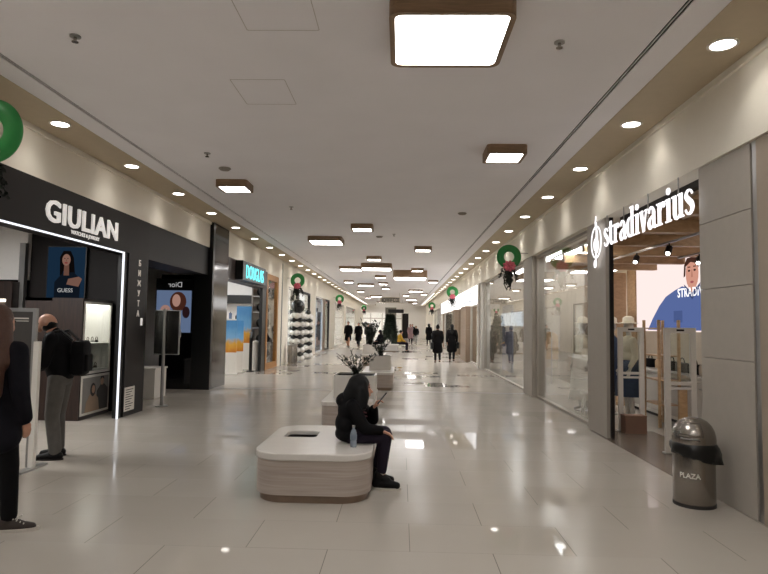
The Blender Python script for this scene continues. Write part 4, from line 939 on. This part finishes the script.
B().prism(rrect(-.52, .6, -.45, .45, .08), .06, .38).build('body', m_slab, t, smooth='auto'); B().prism(rrect(-.56, .64, -.5, .5, .1), .38, .44).build('top', m_white, t, smooth='auto'); B().prism(rrect(-.45, .52, -.4, .4, .08), 0, .06).build('plinth', m_brown, t)
t = thing('shopping_bag', 'white paper bag lying on the far bench between the sitters', 'bag', (-.78, 36.0, .44)); B().box(-.2, .2, -.1, .1, 0, .24, .02).build('body', m_white, t); B().torus((0, 0, .24), .07, .008, 'Y', 18, 6).build('handle', m_white, t)
# dark fir tree
t = thing('fir_tree', 'big dark green fir tree standing before the grey column at the hall end', 'tree', (-.8, 44, 0))
B().cyl((0, 0, 0), (0, 0, .5), .09).build('trunk', m_stem, t); B().lathe([(.35, 0), (.3, .18), (.28, .2)], seg=20).build('stand', m_char, t, smooth='auto')
b = B(); rnd = random.Random(9)
for k in range(1500):
    z = .25+2.15*(rnd.random()**1.25); rr_ = .82*(1-(z-.25)/2.35)**.8+.05; a = rnd.uniform(0, 2*PI); q = rr_*rnd.uniform(.55, 1.0)
    b.leaf((q*math.cos(a)*.75, q*math.sin(a)*.75, z), (math.cos(a), math.sin(a), rnd.uniform(-.5, .2)), (0, 0, 1), .24, .1)
b.lathe([(.7, .25), (.55, .8), (.38, 1.4), (.2, 2.0), (.02, 2.45)], seg=18)
b.build('foliage', m_fir, t)
# wreaths on wall brackets
def wreath(x, y, z, side, label, sc=1.0, seed=1):
    t = thing('wreath', label, 'wreath', (x, y, z), 0, 'green ring wreaths along the shopfronts')
    B().torus((0, 0, 0), .205*sc, .085*sc, 'Y', 40, 14, .55).build('ring', m_green, t, smooth=True)
    b = B(); rnd = random.Random(seed)
    for k in range(9):
        a = 2*PI*k/9; b.ball((.095*math.cos(a), -.06+rnd.uniform(-.02, .02), -.22+.075*math.sin(a)), (.062, .03, .04), 10, (0, -a, 0))
    b.ball((0, -.08, -.22), (.035, .03, .035), 10); b.build('bow', m_pink, t, smooth=True)
    f = B()
    for k in range(20):
        a = rnd.uniform(0, 2*PI); L = rnd.uniform(.22, .55)*(1.0 if k % 3 else .75); sp = rnd.uniform(.06, .26) if k % 2 else rnd.uniform(.02, .1); p = V(0, 0, -.24)
        for q in range(14):
            u = (q+1)/14; p2 = V(math.cos(a)*sp*math.sin(u*1.5)+rnd.uniform(-.012, .012), math.sin(a)*sp*.6*math.sin(u*1.5), -.24+(.03*math.sin(u*3)-L*u**1.3))
            for _ in range(2): f.leaf(p2, (rnd.uniform(-1, 1), rnd.uniform(-.6, .6), rnd.uniform(-1, .3)), (0, -1, .2), .07*(1-.3*u), .042*(1-.3*u))
            f.cyl(p, p2, .004, seg=5); p = p2
    f.build('garland', m_foliage, t)
    wx = (2.985 if side > 0 else -4.595)-x
    B().cyl((.205*sc*side*.9, .03, .09), (wx, .03, .09), .008).build('bracket', m_steel, t)
wreath(2.53, 14.2, 3.25, 1, 'green ring wreath with pink bow on the pier between the two display windows', seed=1)
wreath(2.53, 29.8, 3.27, 1, 'green ring wreath over the two women in black coats', seed=2)
wreath(2.5, 49, 3.2, 1, 'tiny farthest green ring wreath on the waste bin side', seed=3)
wreath(-4.02, 5.62, 3.42, -1, 'big green ring wreath cut by the photo edge above the jewellery shop', 1.12, seed=4)
wreath(-4.17, 23.9, 3.32, -1, 'green ring wreath with pink bow above the balloon column', seed=5)
wreath(-4.17, 40.5, 3.3, -1, 'green ring wreath above the walker by the far jewellery side shops', seed=6)
wreath(-4.1, 66, 3.4, -1, 'tiny farthest green ring wreath on the jewellery shop side', seed=7)
# ------------------------------------------------------------------ people
def walker(label, loc, rz, h=1.68, stride=.16, coat='long', mc=None, mt=None, hair='short', bag=None, mh=None, name='person'):
    """adult walking away or towards; local +Y is the walking direction"""
    t = thing(name, label, 'person', loc, rz); t.scale = (h/1.7,)*3; mc = mc or m_coat; mt = mt or m_coat
    hips = [(-.09, 0, .9), (.09, 0, .9)]; legs = []
    for s, q in ((-1, stride), (1, -stride)):
        hp = V(s*.085, 0, .88); kn = V(s*.085, q*.75+.05, .48); an = V(s*.08, q*1.25-(.05 if q < 0 else 0), .09+(.05 if q < 0 else 0)); legs.append((hp, kn, an))
    arms = []
    for s, q in ((-1, -stride), (1, stride)):
        sh = V(s*.17, 0, 1.39); el = V(s*.235, -.04+q*.4, 1.12); wr = V(s*.22, .07+q*.9, .90); arms.append((sh, el, wr, s))
    P = [('e', (0, .01, 1.585), (.074, .092, .112)), ('e', (0, .085, 1.545), (.042, .028, .045)), ('c', (0, .09, 1.58), (0, .108, 1.565), .012, .015), ('e', (-.075, .0, 1.575), (.012, .022, .03)), ('e', (.075, .0, 1.575), (.012, .022, .03)),
         ('c', (0, -.01, 1.40), (0, 0, 1.52), .055, .052), ('e', (0, 0, 1.28), (.155, .095, .17)), ('e', (0, 0, 1.08), (.13, .09, .15)), ('e', (0, 0, .93), (.15, .1, .12))]
    for hp, kn, an in legs: P += [('c', hp, kn, .078, .052), ('c', kn, an, .052, .035), ('c', an-V(0, .03, .05), an+V(0, .13, -.06), .035, .028)]
    for sh, el, wr, s in arms: P += [('c', sh, el, .05, .04), ('c', el, wr, .038, .028)]+hand(wr, wr-el, (-s, 0, 0), (0, 1, 0), .35)
    blob('body', P, m_skin, t, .013, 4)
    # clothes follow the limbs
    Q = [('e', (0, 0, 1.29), (.19, .13, .18)), ('e', (0, 0, 1.08), (.175, .13, .18)), ('c', (-.12, 0, 1.40), (.12, 0, 1.40), .065, .065), ('c', (0, -.015, 1.42), (0, -.01, 1.47), .07, .062)]
    for sh, el, wr, s in arms: Q += [('c', sh, el, .075, .062), ('c', el, el.lerp(wr, .88), .06, .05)]
    Q += [('e', (0, 0, .93), (.19, .14, .16))]
    if coat == 'long': Q += [('c', (-.07, 0, .9), (-.10, .02, .56), .13, .135), ('c', (.07, 0, .9), (.10, -.01, .56), .13, .135), ('c', (0, 0, .9), (0, 0, .56), .13, .14)]
    blob('coat', Q, mc, t, .02, 6)
    T = [('e', (0, 0, .92), (.16, .112, .11))]
    for hp, kn, an in legs: T += [('c', hp, kn, .092, .068), ('c', kn, an+V(0, 0, .04), .066, .052)]
    blob('trousers', T, mt, t, .018, 4)
    for hp, kn, an in legs:
        q = B().ball(an+V(0, .05, -.045), (.045, .13, .045), 14).build('shoe', m_shoe, t, smooth=True)
    if hair == 'short': H = [('e', (0, -.012, 1.61), (.085, .098, .105))]
    elif hair == 'long': H = [('e', (0, -.015, 1.61), (.09, .1, .108)), ('c', (0, -.06, 1.56), (0, -.1, 1.32), .075, .06)]
    elif hair == 'bun': H = [('e', (0, -.015, 1.61), (.088, .1, .107)), ('e', (0, -.07, 1.70), (.05, .05, .045))]
    else: H = [('e', (0, -.015, 1.6), (.105, .112, .125)), ('c', (0, -.05, 1.5), (0, -.04, 1.42), .1, .1)]
    blob('hair' if hair != 'hood' else 'hood', H, mh or (mc if hair == 'hood' else m_hairb), t, .015, 4)
    for s in (-1, 1): B().ball((s*.03, .097, 1.595), (.011, .007, .008), 8).build('eye', m_bgloss, t, smooth=True)
    if bag:
        g = B().box(-.06, .06, -.17, .17, .62, .92, .03).build('shoulder_bag', m_black, t, loc=(bag*.27, -.04, 0)); B().tube([(0, -.1, .92), (-bag*.1, -.03, 1.42), (-bag*.06, .06, 1.42), (0, .1, .92)], .008).build('strap', m_black, g)
    return t
walker('person in a black knee coat walking away, bag on the side nearer the hall middle', (1.58, 25.9, 0), R(4), 1.62, .1, 'long', hair='bun', bag=-1)
walker('person in a black coat walking close to the bright shop, dark hair loose', (2.26, 26.7, 0), R(-4), 1.66, .17, 'long', hair='long', bag=1)
walker('lone person in black coat with bare lower legs walking by the far shopfronts', (-3.62, 41.3, 0), R(170), 1.78, .1, 'long', mt=m_skin, hair='short')
walker('person in dark coat walking just beside the lone far walker', (-2.95, 41.8, 0), R(175), 1.72, .14, 'long', mt=m_navy, hair='long')
walker('person in dark clothes just left of the tall dense plant', (-2.3, 42.4, 0), R(180), 1.7, .14, 'short', mc=m_navy, hair='short')
walker('small far person in black and pale skirt alone in the hall middle', (1.25, 50, 0), R(175), 1.55, .12, 'short', mt=mat('pale grey cloth', '#8d8a88', .8), hair='long')
walker('far person in black beside the distant shop, beyond the two coats', (2.2, 47.5, 0), R(10), 1.72, .12, 'long', hair='hood', bag=1)
walker('far person in dusty pink walking beyond the sitter in mustard', (.8, 50.5, 0), R(190), 1.68, .05, 'long', mc=m_pinkc, mt=m_navy, hair='long')
walker('far person in dark jacket behind the one in dusty pink', (1.05, 55, 0), R(170), 1.7, .08, 'short', hair='short')
def sitter(label, loc, rz, mc, mt, hair='short'):
    """person sitting on a 0.44 m bench, local +Y is where they look"""
    t = thing('person', label, 'person', loc, rz)
    P = [('e', (0, .06, 1.17), (.075, .092, .112)), ('e', (0, .13, 1.13), (.042, .028, .045)), ('c', (0, .14, 1.165), (0, .165, 1.15), .012, .015), ('c', (0, .02, 1.0), (0, .05, 1.1), .055, .052), ('e', (0, 0, .86), (.155, .1, .18)), ('e', (0, -.02, .62), (.15, .12, .16))]
    Q = [('e', (0, 0, .87), (.19, .14, .18)), ('e', (0, -.02, .66), (.18, .145, .18)), ('c', (-.12, 0, .97), (.12, 0, .97), .065, .065), ('c', (0, .01, 1.0), (0, .02, 1.05), .07, .06)]
    T = [('e', (0, -.02, .56), (.17, .14, .11))]
    for s in (-1, 1):
        hp, kn, an = V(s*.09, 0, .53), V(s*.1, .43, .5), V(s*.1, .42, .09)
        P += [('c', hp, kn, .078, .055), ('c', kn, an, .053, .036), ('c', an+V(0, -.03, -.05), an+V(0, .13, -.06), .035, .028)]; T += [('c', hp, kn, .092, .07), ('c', kn, an+V(0, 0, .04), .067, .052)]
        sh, el, wr = V(s*.18, 0, .96), V(s*.23, .1, .70), V(s*.12, .3, .62)
        P += [('c', sh, el, .05, .04), ('c', el, wr, .038, .028)]+hand(wr, wr-el, (0, 0, -1), (-s, 0, 0), .3); Q += [('c', sh, el, .075, .062), ('c', el, el.lerp(wr, .85), .06, .05)]
    blob('body', P, m_skin, t, .013, 4); blob('jacket', Q, mc, t, .02, 6); blob('trousers', T, mt, t, .018, 4)
    for s in (-1, 1): B().ball((s*.1, .46, .045), (.045, .13, .045), 14).build('shoe', m_shoe, t, smooth=True); B().ball((s*.03, .15, 1.18), (.011, .007, .008), 8).build('eye', m_bgloss, t, smooth=True)
    blob('hair', [('e', (0, .04, 1.2), (.086, .1, .105))] + ([('c', (0, 0, 1.15), (0, -.05, .92), .075, .06)] if hair == 'long' else []), m_hairb, t, .015, 4)
sitter('person in a mustard yellow jacket sitting at the end of the far bench', (-.05, 35.92, 0), R(-75), m_yellow, m_plum)
sitter('person in dark clothes sitting on the far bench by the fir tree', (-1.2, 36.0, 0), R(60), m_navy, m_coat, 'long')

# ---- the seated person in front, looking at a phone (sits on the end of the nearest bench, facing +X)
t = thing('person', 'seated person in black hoodie and dark trousers looking at a phone on the nearest bench', 'person', (-.45, 6.05, 0))
def W(*p): return V(p[0]+.45, p[1]-6.05, p[2])
hipN, hipF = W(-.47, 5.95, .515), W(-.47, 6.14, .515)
knN, knF = W(-.135, 5.93, .515), W(-.15, 6.15, .51); anN, anF = W(-.175, 5.95, .105), W(-.235, 6.17, .105)
shN, shF = W(-.46, 5.89, .80), W(-.44, 6.20, .80); elN, elF = W(-.335, 5.84, .60), W(-.27, 6.17, .64); wrN, wrF = W(-.175, 5.885, .575), W(-.262, 6.06, .765)
hd = W(-.395, 6.04, .965)
P = [('e', hd, (.095, .074, .112), (0, R(20), 0)), ('e', hd+V(.068, 0, -.058), (.034, .042, .04)), ('c', hd+V(.094, 0, -.012), hd+V(.112, 0, -.035), .012, .016), ('e', hd+V(-.01, -.075, -.01), (.022, .012, .03)), ('e', hd+V(-.01, .075, -.01), (.022, .012, .03)), ('e', hd+V(.095, 0, -.07), (.012, .024, .009)),
     ('c', W(-.455, 6.04, .82), hd+V(-.03, 0, -.07), .056, .052), ('e', W(-.475, 6.04, .74), (.10, .14, .14)), ('e', W(-.50, 6.04, .58), (.11, .14, .14))]
for hp, kn, an in ((hipN, knN, anN), (hipF, knF, anF)): P += [('c', hp, kn, .076, .055), ('c', kn, an, .052, .036), ('c', an+V(-.03, 0, -.05), an+V(.12, -.015, -.06), .034, .027)]
P += [('c', shN, elN, .045, .038), ('c', elN, wrN, .036, .027), ('c', shF, elF, .045, .038), ('c', elF, wrF, .036, .027)]
P += hand(wrN, (1, .05, -.35), (-.3, 0, -1), (0, 1, 0), .45, .95)
P += hand(wrF, (.45, -.1, .9), (.75, 0, -.6), (.1, -1, .1), .75, .95)
blob('body', P, m_skin, t, .0075, 5)
Q = [('e', W(-.485, 6.04, .745), (.135, .19, .135)), ('e', W(-.505, 6.04, .62), (.14, .19, .14)), ('e', W(-.505, 6.04, .52), (.14, .185, .085)), ('c', W(-.465, 5.93, .815), W(-.455, 6.15, .815), .062, .062), ('c', W(-.46, 6.04, .83), W(-.445, 6.04, .865), .07, .065)]
for a, e, w in ((shN, elN, wrN), (shF, elF, wrF)): Q += [('c', a, e, .072, .06), ('c', e, e.lerp(w, .9), .058, .048)]
Q += [('e', W(-.56, 6.04, .85), (.085, .12, .07), (0, R(-25), 0))]      # hood lying on the back
hood = blob('hoodie', Q, m_coat, t, .013, 6)
for dz, dx in ((0, 0), (-.035, .012), (-.07, .02)):
    B().cyl(W(-.365+dx, 5.95, .775+dz), W(-.345+dx, 6.01, .76+dz), .008).build('chest_print', mat('red print %d' % int(dz*-100), '#5a2a33' if dz else '#3a3f5c', .7), hood)
T = [('e', W(-.485, 6.04, .52), (.125, .18, .08))]
for hp, kn, an in ((hipN, knN, anN), (hipF, knF, anF)): T += [('c', hp, kn, .085, .07), ('c', kn, kn.lerp(an, .8), .066, .05)]
blob('trousers', T, m_plum, t, .012, 5)
# long black hair hanging over the back and the side of the face
H = [('e', hd+V(-.02, 0, .03), (.112, .096, .112), (0, R(15), 0)), ('c', hd+V(-.05, -.02, -.0), W(-.53, 6.0, .80), .095, .085), ('c', hd+V(-.05, .03, -.0), W(-.53, 6.1, .80), .095, .08), ('c', hd+V(.0, -.075, -.02), W(-.40, 5.90, .74), .05, .04), ('c', hd+V(.0, .075, -.02), W(-.40, 6.17, .74), .05, .04), ('c', hd+V(.035, -.055, .06), hd+V(.06, -.078, -.07), .034, .036), ('c', hd+V(.06, -.078, -.07), W(-.345, 5.93, .79), .034, .026)]
blob('hair', H, m_hairb, t, .011, 5)
for s in (-1, 1):
    B().ball(hd+V(.087, s*.03, .012), (.007, .012, .008), 10).build('eye', m_bgloss, t, smooth=True)
    B().cyl(hd+V(.09, s*.018, .034), hd+V(.086, s*.046, .034), .004).build('eyebrow', m_hairb, t)
for an in (anN, anF):
    sx = -.05
    s = blob('shoe', [('c', an+V(-.045, 0, -.045), an+V(.05, -.008, -.045), .045, .048), ('c', an+V(.05, -.008, -.045), an+V(.155, -.02, -.06), .048, .036), ('c', an+V(-.03, 0, -.03), an+V(-.015, 0, .035), .05, .052), ('c', an+V(-.01, 0, .02), an+V(.06, -.008, -.02), .046, .042)], m_shoe, t, .009, 4)
    B().prism([(an.x+.054+.143*math.cos(a*PI/10), an.y-.008+(.054-.006*math.cos(a*PI/10))*math.sin(a*PI/10)) for a in range(20)], .0, .024).build('sole', m_sole, s)
    b = B()
    for k in range(4): b.cyl(an+V(.035+.022*k, -.04, .015-.012*k), an+V(.04+.022*k, .03, .015-.012*k), .004)
    b.build('lace', m_navy, s)
    B().cyl(an+V(-.005, 0, -.01), an+V(.0, 0, .06), .041, .043).build('sock', m_sole if an is anN else m_jeans, t, smooth='auto')
# phone in the far hand
t = thing('phone', 'black phone held up by the seated person', 'phone', (-.178, 6.035, .868), 0)
Mx = Matrix.Rotation(R(-42), 4, 'Y')
b = B().prism(rrect(-.076, .076, -.036, .036, .008, 4), -.004, .004, Matrix.Rotation(R(-52), 4, 'Y')); b.build('case', m_black, t)
B().prism(rrect(-.071, .071, -.033, .033, .006, 4), .0042, .005, Matrix.Rotation(R(-52), 4, 'Y')).build('screen', emitmat('phone glow', (.35, .4, .5), .08), t)
# water bottle
m_pet = mat('clear plastic', '#aeb8c4', .12, noise=0); m_pet.node_tree.nodes['Principled BSDF'].inputs['Alpha'].default_value = .5
t = thing('water_bottle', 'clear plastic water bottle standing on the bench beside the seated person', 'bottle', (-.435, 5.76, .44))
B().lathe([(.001, .002), (.028, 0), (.031, .01), (.031, .055), (.028, .06), (.031, .065), (.031, .125), (.026, .148), (.013, .17), (.012, .185)], seg=24).build('bottle_body', m_pet, t, smooth=True)
B().cyl((0, 0, .183), (0, 0, .203), .015).build('cap', m_steel2, t); B().lathe([(.0315, .07), (.032, .072), (.032, .115), (.0315, .117)], seg=24).build('wrapper', mat('blue-grey wrapper', '#6c7684', .3), t, smooth=True)

# ---- person at the photo edge: long brown hair, dark coat, seen from behind, facing +X / +Y
t = thing('person', 'person with long brown hair and dark coat standing before the watch poster stand', 'person', (-3.06, 4.5, 0), R(-12))
P = [('e', (0, .02, 1.57), (.076, .094, .114)), ('e', (0, .095, 1.53), (.042, .028, .045)), ('c', (0, .1, 1.565), (0, .12, 1.55), .012, .015), ('c', (0, -.01, 1.38), (0, 0, 1.50), .056, .052), ('e', (0, 0, 1.25), (.16, .1, .18)), ('e', (0, 0, 1.05), (.135, .095, .16)), ('e', (0, 0, .92), (.16, .11, .12))]
L_ = [(V(-.09, 0, .88), V(-.09, .05, .48), V(-.09, .02, .09)), (V(.09, 0, .88), V(.10, .06, .48), V(.10, .08, .09))]
A_ = [(V(-.18, 0, 1.36), V(-.25, -.02, 1.08), V(-.25, .08, .84), -1), (V(.18, 0, 1.36), V(.25, -.03, 1.08), V(.215, .07, .83), 1)]
for hp, kn, an in L_: P += [('c', hp, kn, .078, .055), ('c', kn, an, .052, .036), ('c', an+V(0, 0, -.04), an+(V(0, .11, -.055) if an.x < 0 else V(.09, .05, -.055)), .03, .024)]
for sh, el, wr, s in A_: P += [('c', sh, el, .05, .04), ('c', el, wr, .038, .029)]+hand(wr, wr-el, (-s, 0, 0), (0, 1, 0), .35)
blob('body', P, m_skin, t, .0085, 4)
Q = [('e', (0, 0, 1.26), (.2, .14, .2)), ('e', (0, 0, 1.05), (.19, .15, .2)), ('c', (-.12, 0, 1.37), (.12, 0, 1.37), .07, .07), ('e', (0, 0, .9), (.2, .155, .2)), ('c', (-.07, 0, .85), (-.08, 0, .72), .13, .135), ('c', (.07, 0, .85), (.08, 0, .72), .13, .135)]
for sh, el, wr, s in A_: Q += [('c', sh, el, .078, .066), ('c', el, el.lerp(wr, .9), .064, .056)]
blob('coat', Q, m_navy, t, .016, 6)
T = [('e', (0, 0, .9), (.16, .115, .11))]
for hp, kn, an in L_: T += [('c', hp, kn, .092, .07), ('c', kn, an+V(0, 0, .03), .068, .06)]
blob('trousers', T, m_coat, t, .014, 4)
blob('hair', [('e', (0, -.01, 1.605), (.092, .108, .108)), ('c', (0, -.04, 1.58), (0, -.13, 1.36), .092, .085), ('c', (-.07, -.12, 1.42), (-.1, -.16, 1.08), .085, .065), ('c', (.07, -.1, 1.42), (.12, -.15, 1.06), .085, .07), ('c', (.0, -.12, 1.4), (.02, -.17, 1.02), .085, .06), ('c', (.08, -.02, 1.56), (.13, -.08, 1.28), .05, .07)], m_hairbr, t, .013, 5)
for s in (-1, 1): B().ball((s*.031, .108, 1.58), (.012, .007, .008), 10).build('eye', m_bgloss, t, smooth=True)
for hp, kn, an in L_:
    Rz = Matrix.Rotation(R(-62) if an.x > 0 else R(8), 3, 'Z'); q_ = lambda x, y, z: an+Rz @ V(x, y, z)
    s = blob('shoe', [('c', q_(0, -.045, -.05), q_(0, .06, -.05), .044, .047), ('c', q_(0, .06, -.055), q_(0, .16, -.066), .046, .033), ('c', q_(0, -.02, -.03), q_(0, .0, .01), .047, .046)], m_shoeb, t, .01, 4)
    B().prism([tuple(q_((.052-.006*math.sin(a*PI/10))*math.cos(a*PI/10), .06+.155*math.sin(a*PI/10), 0))[:2] for a in range(20)], 0, .022).build('sole', m_sole, s)
    b = B()
    for k in range(4): b.cyl(q_(-.035, .03+.024*k, .004-.012*k), q_(.035, .04+.024*k, .004-.012*k), .0045)
    b.cyl(q_(.02, .05, .0), q_(.03, .1, .035), .0035).build('lace', m_sole, s)

# ---- man leaning to the showcase: grey jeans, black jacket, backpack; faces away to the left
t = thing('person', 'person in grey jeans and black jacket with a backpack bending towards the jewellery showcase', 'person', (-3.98, 6.98, 0), R(100))
P = [('e', (0, .17, 1.56), (.078, .1, .112), (R(-35), 0, 0)), ('e', (0, .255, 1.49), (.042, .03, .045)), ('c', (0, .26, 1.53), (0, .285, 1.515), .012, .015), ('e', (-.078, .16, 1.55), (.012, .022, .032)), ('e', (.078, .16, 1.55), (.012, .022, .032)), ('c', (0, .08, 1.40), (0, .14, 1.50), .062, .058), ('e', (0, .05, 1.27), (.175, .11, .18)), ('e', (0, .02, 1.08), (.15, .11, .16)), ('e', (0, 0, .95), (.16, .12, .13))]
L_ = [(V(-.1, 0, .92), V(-.12, .03, .5), V(-.12, -.02, .09)), (V(.1, 0, .92), V(.11, .05, .5), V(.11, .03, .09))]
A_ = [(V(-.2, .05, 1.38), V(-.26, .1, 1.1), V(-.2, .3, 1.0), -1), (V(.2, .05, 1.38), V(.26, .1, 1.1), V(.2, .32, 1.02), 1)]
for hp, kn, an in L_: P += [('c', hp, kn, .085, .06), ('c', kn, an, .056, .04), ('c', an+V(0, -.03, -.05), an+V(0, .14, -.06), .037, .03)]
for sh, el, wr, s in A_: P += [('c', sh, el, .054, .044), ('c', el, wr, .041, .03)]+hand(wr, wr-el, (0, 0, -1), (-s, 0, 0), .35, 1.05)
blob('body', P, m_skin, t, .011, 4)
Q = [('e', (0, .05, 1.28), (.215, .15, .19)), ('e', (0, .02, 1.08), (.2, .155, .2)), ('c', (-.13, .05, 1.38), (.13, .05, 1.38), .075, .075), ('e', (0, 0, .98), (.195, .15, .13)), ('c', (0, .06, 1.4), (0, .08, 1.44), .08, .07)]
for sh, el, wr, s in A_: Q += [('c', sh, el, .08, .068), ('c', el, el.lerp(wr, .9), .064, .054)]
blob('jacket', Q, m_coat, t, .016, 6)
T = [('e', (0, 0, .93), (.175, .13, .11))]
for hp, kn, an in L_: T += [('c', hp, kn, .105, .082), ('c', kn, an+V(0, 0, .02), .08, .07)]
blob('jeans', T, m_jeans, t, .014, 5)
blob('hair', [('e', (0, .15, 1.53), (.083, .09, .075), (R(-35), 0, 0))], m_hairb, t, .012, 3)
for s in (-1, 1): B().ball((s*.032, .262, 1.55), (.012, .007, .008), 10).build('eye', m_bgloss, t, smooth=True)
for hp, kn, an in L_:
    s = blob('shoe', [('c', an+V(0, -.045, -.045), an+V(0, .06, -.045), .046, .048), ('c', an+V(0, .06, -.05), an+V(0, .17, -.06), .046, .035)], m_shoe, t, .011, 3)
    B().prism([(an.x+.052*math.cos(a*PI/10), an.y+.06+.155*math.sin(a*PI/10)) for a in range(20)], 0, .018).build('sole', m_char, s)
g = B().box(-.14, .14, -.29, -.13, .95, 1.36, .05).build('backpack', m_coat, t, smooth='auto'); B().box(-.1, .1, -.32, -.28, 1.0, 1.2, .015).build('pocket', m_coat, g)
for s in (-1, 1): B().tube([(s*.1, -.15, 1.36), (s*.12, -.02, 1.475), (s*.12, .14, 1.43), (s*.13, .19, 1.25), (s*.13, .05, 1.05)], .016).build('strap', m_black, g)
import numpy as np, math
W,H,F=768,574,600.
CAM=np.array([0,0,1.6]); ROLL=math.radians(.9)
def basis(yaw,pitch,roll):
    f=np.array([-math.sin(yaw)*math.cos(pitch),math.cos(yaw)*math.cos(pitch),math.sin(pitch)])
    r0=np.array([math.cos(yaw),math.sin(yaw),0]); u0=np.cross(r0,f)
    r=r0*math.cos(roll)+u0*math.sin(roll); u=-r0*math.sin(roll)+u0*math.cos(roll)
    return f,r,u
def solve(tx=401,ty=325):
    y,p=0,0
    for _ in range(50):
        f,r,u=basis(y,p,ROLL); d=np.array([0,1,0.])
        X=W/2+F*(d@r)/(d@f); Y=H/2-F*(d@u)/(d@f)
        y+= (tx-X)/F*.8; p+=(ty-Y)/F*.8
    return y,p
YAW,PITCH=solve(); f,r,u=basis(YAW,PITCH,ROLL)
def pj(P):
    d=np.array(P,float)-CAM; return (W/2+F*(d@r)/(d@f), H/2-F*(d@u)/(d@f))
def ray(x,y):
    return f+r*((x-W/2)/F)-u*((y-H/2)/F)
def onx(x,y,X): d=ray(x,y); return CAM+d*(X/d[0])
def onz(x,y,Z): d=ray(x,y); return CAM+d*((Z-1.6)/d[2])
def ony(x,y,Y): d=ray(x,y); return CAM+d*(Y/d[1])
fl=lambda x,y: onz(x,y,0)
import OpenImageIO as oiio, numpy as np, sys
a=oiio.ImageBuf('/workdir/render_main.png').get_pixels(oiio.UINT8)[:,:,:3]
P=dict(ceil_near=(150,100),ceil_r=(560,100),ceil_far=(440,240),soffR=(690,80),soffL=(90,130),creamL=(60,155),creamL2=(175,215),creamR=(660,150),pillR=(725,330),pillmid=(600,340),floor_l=(100,500),floor_b=(300,555),floor_r=(560,520),floor_m=(450,445),floor_far=(430,395),bench_top=(300,447),bench_side=(310,470),giul=(20,195),dk=(180,245),steel=(695,490),win1=(565,300),win2=(505,300),strip=(630,440),woman=(350,425),pot=(355,385))
for k,(x,y) in P.items(): print(k,a[y-3:y+4,x-3:x+4].reshape(-1,3).mean(0).round())
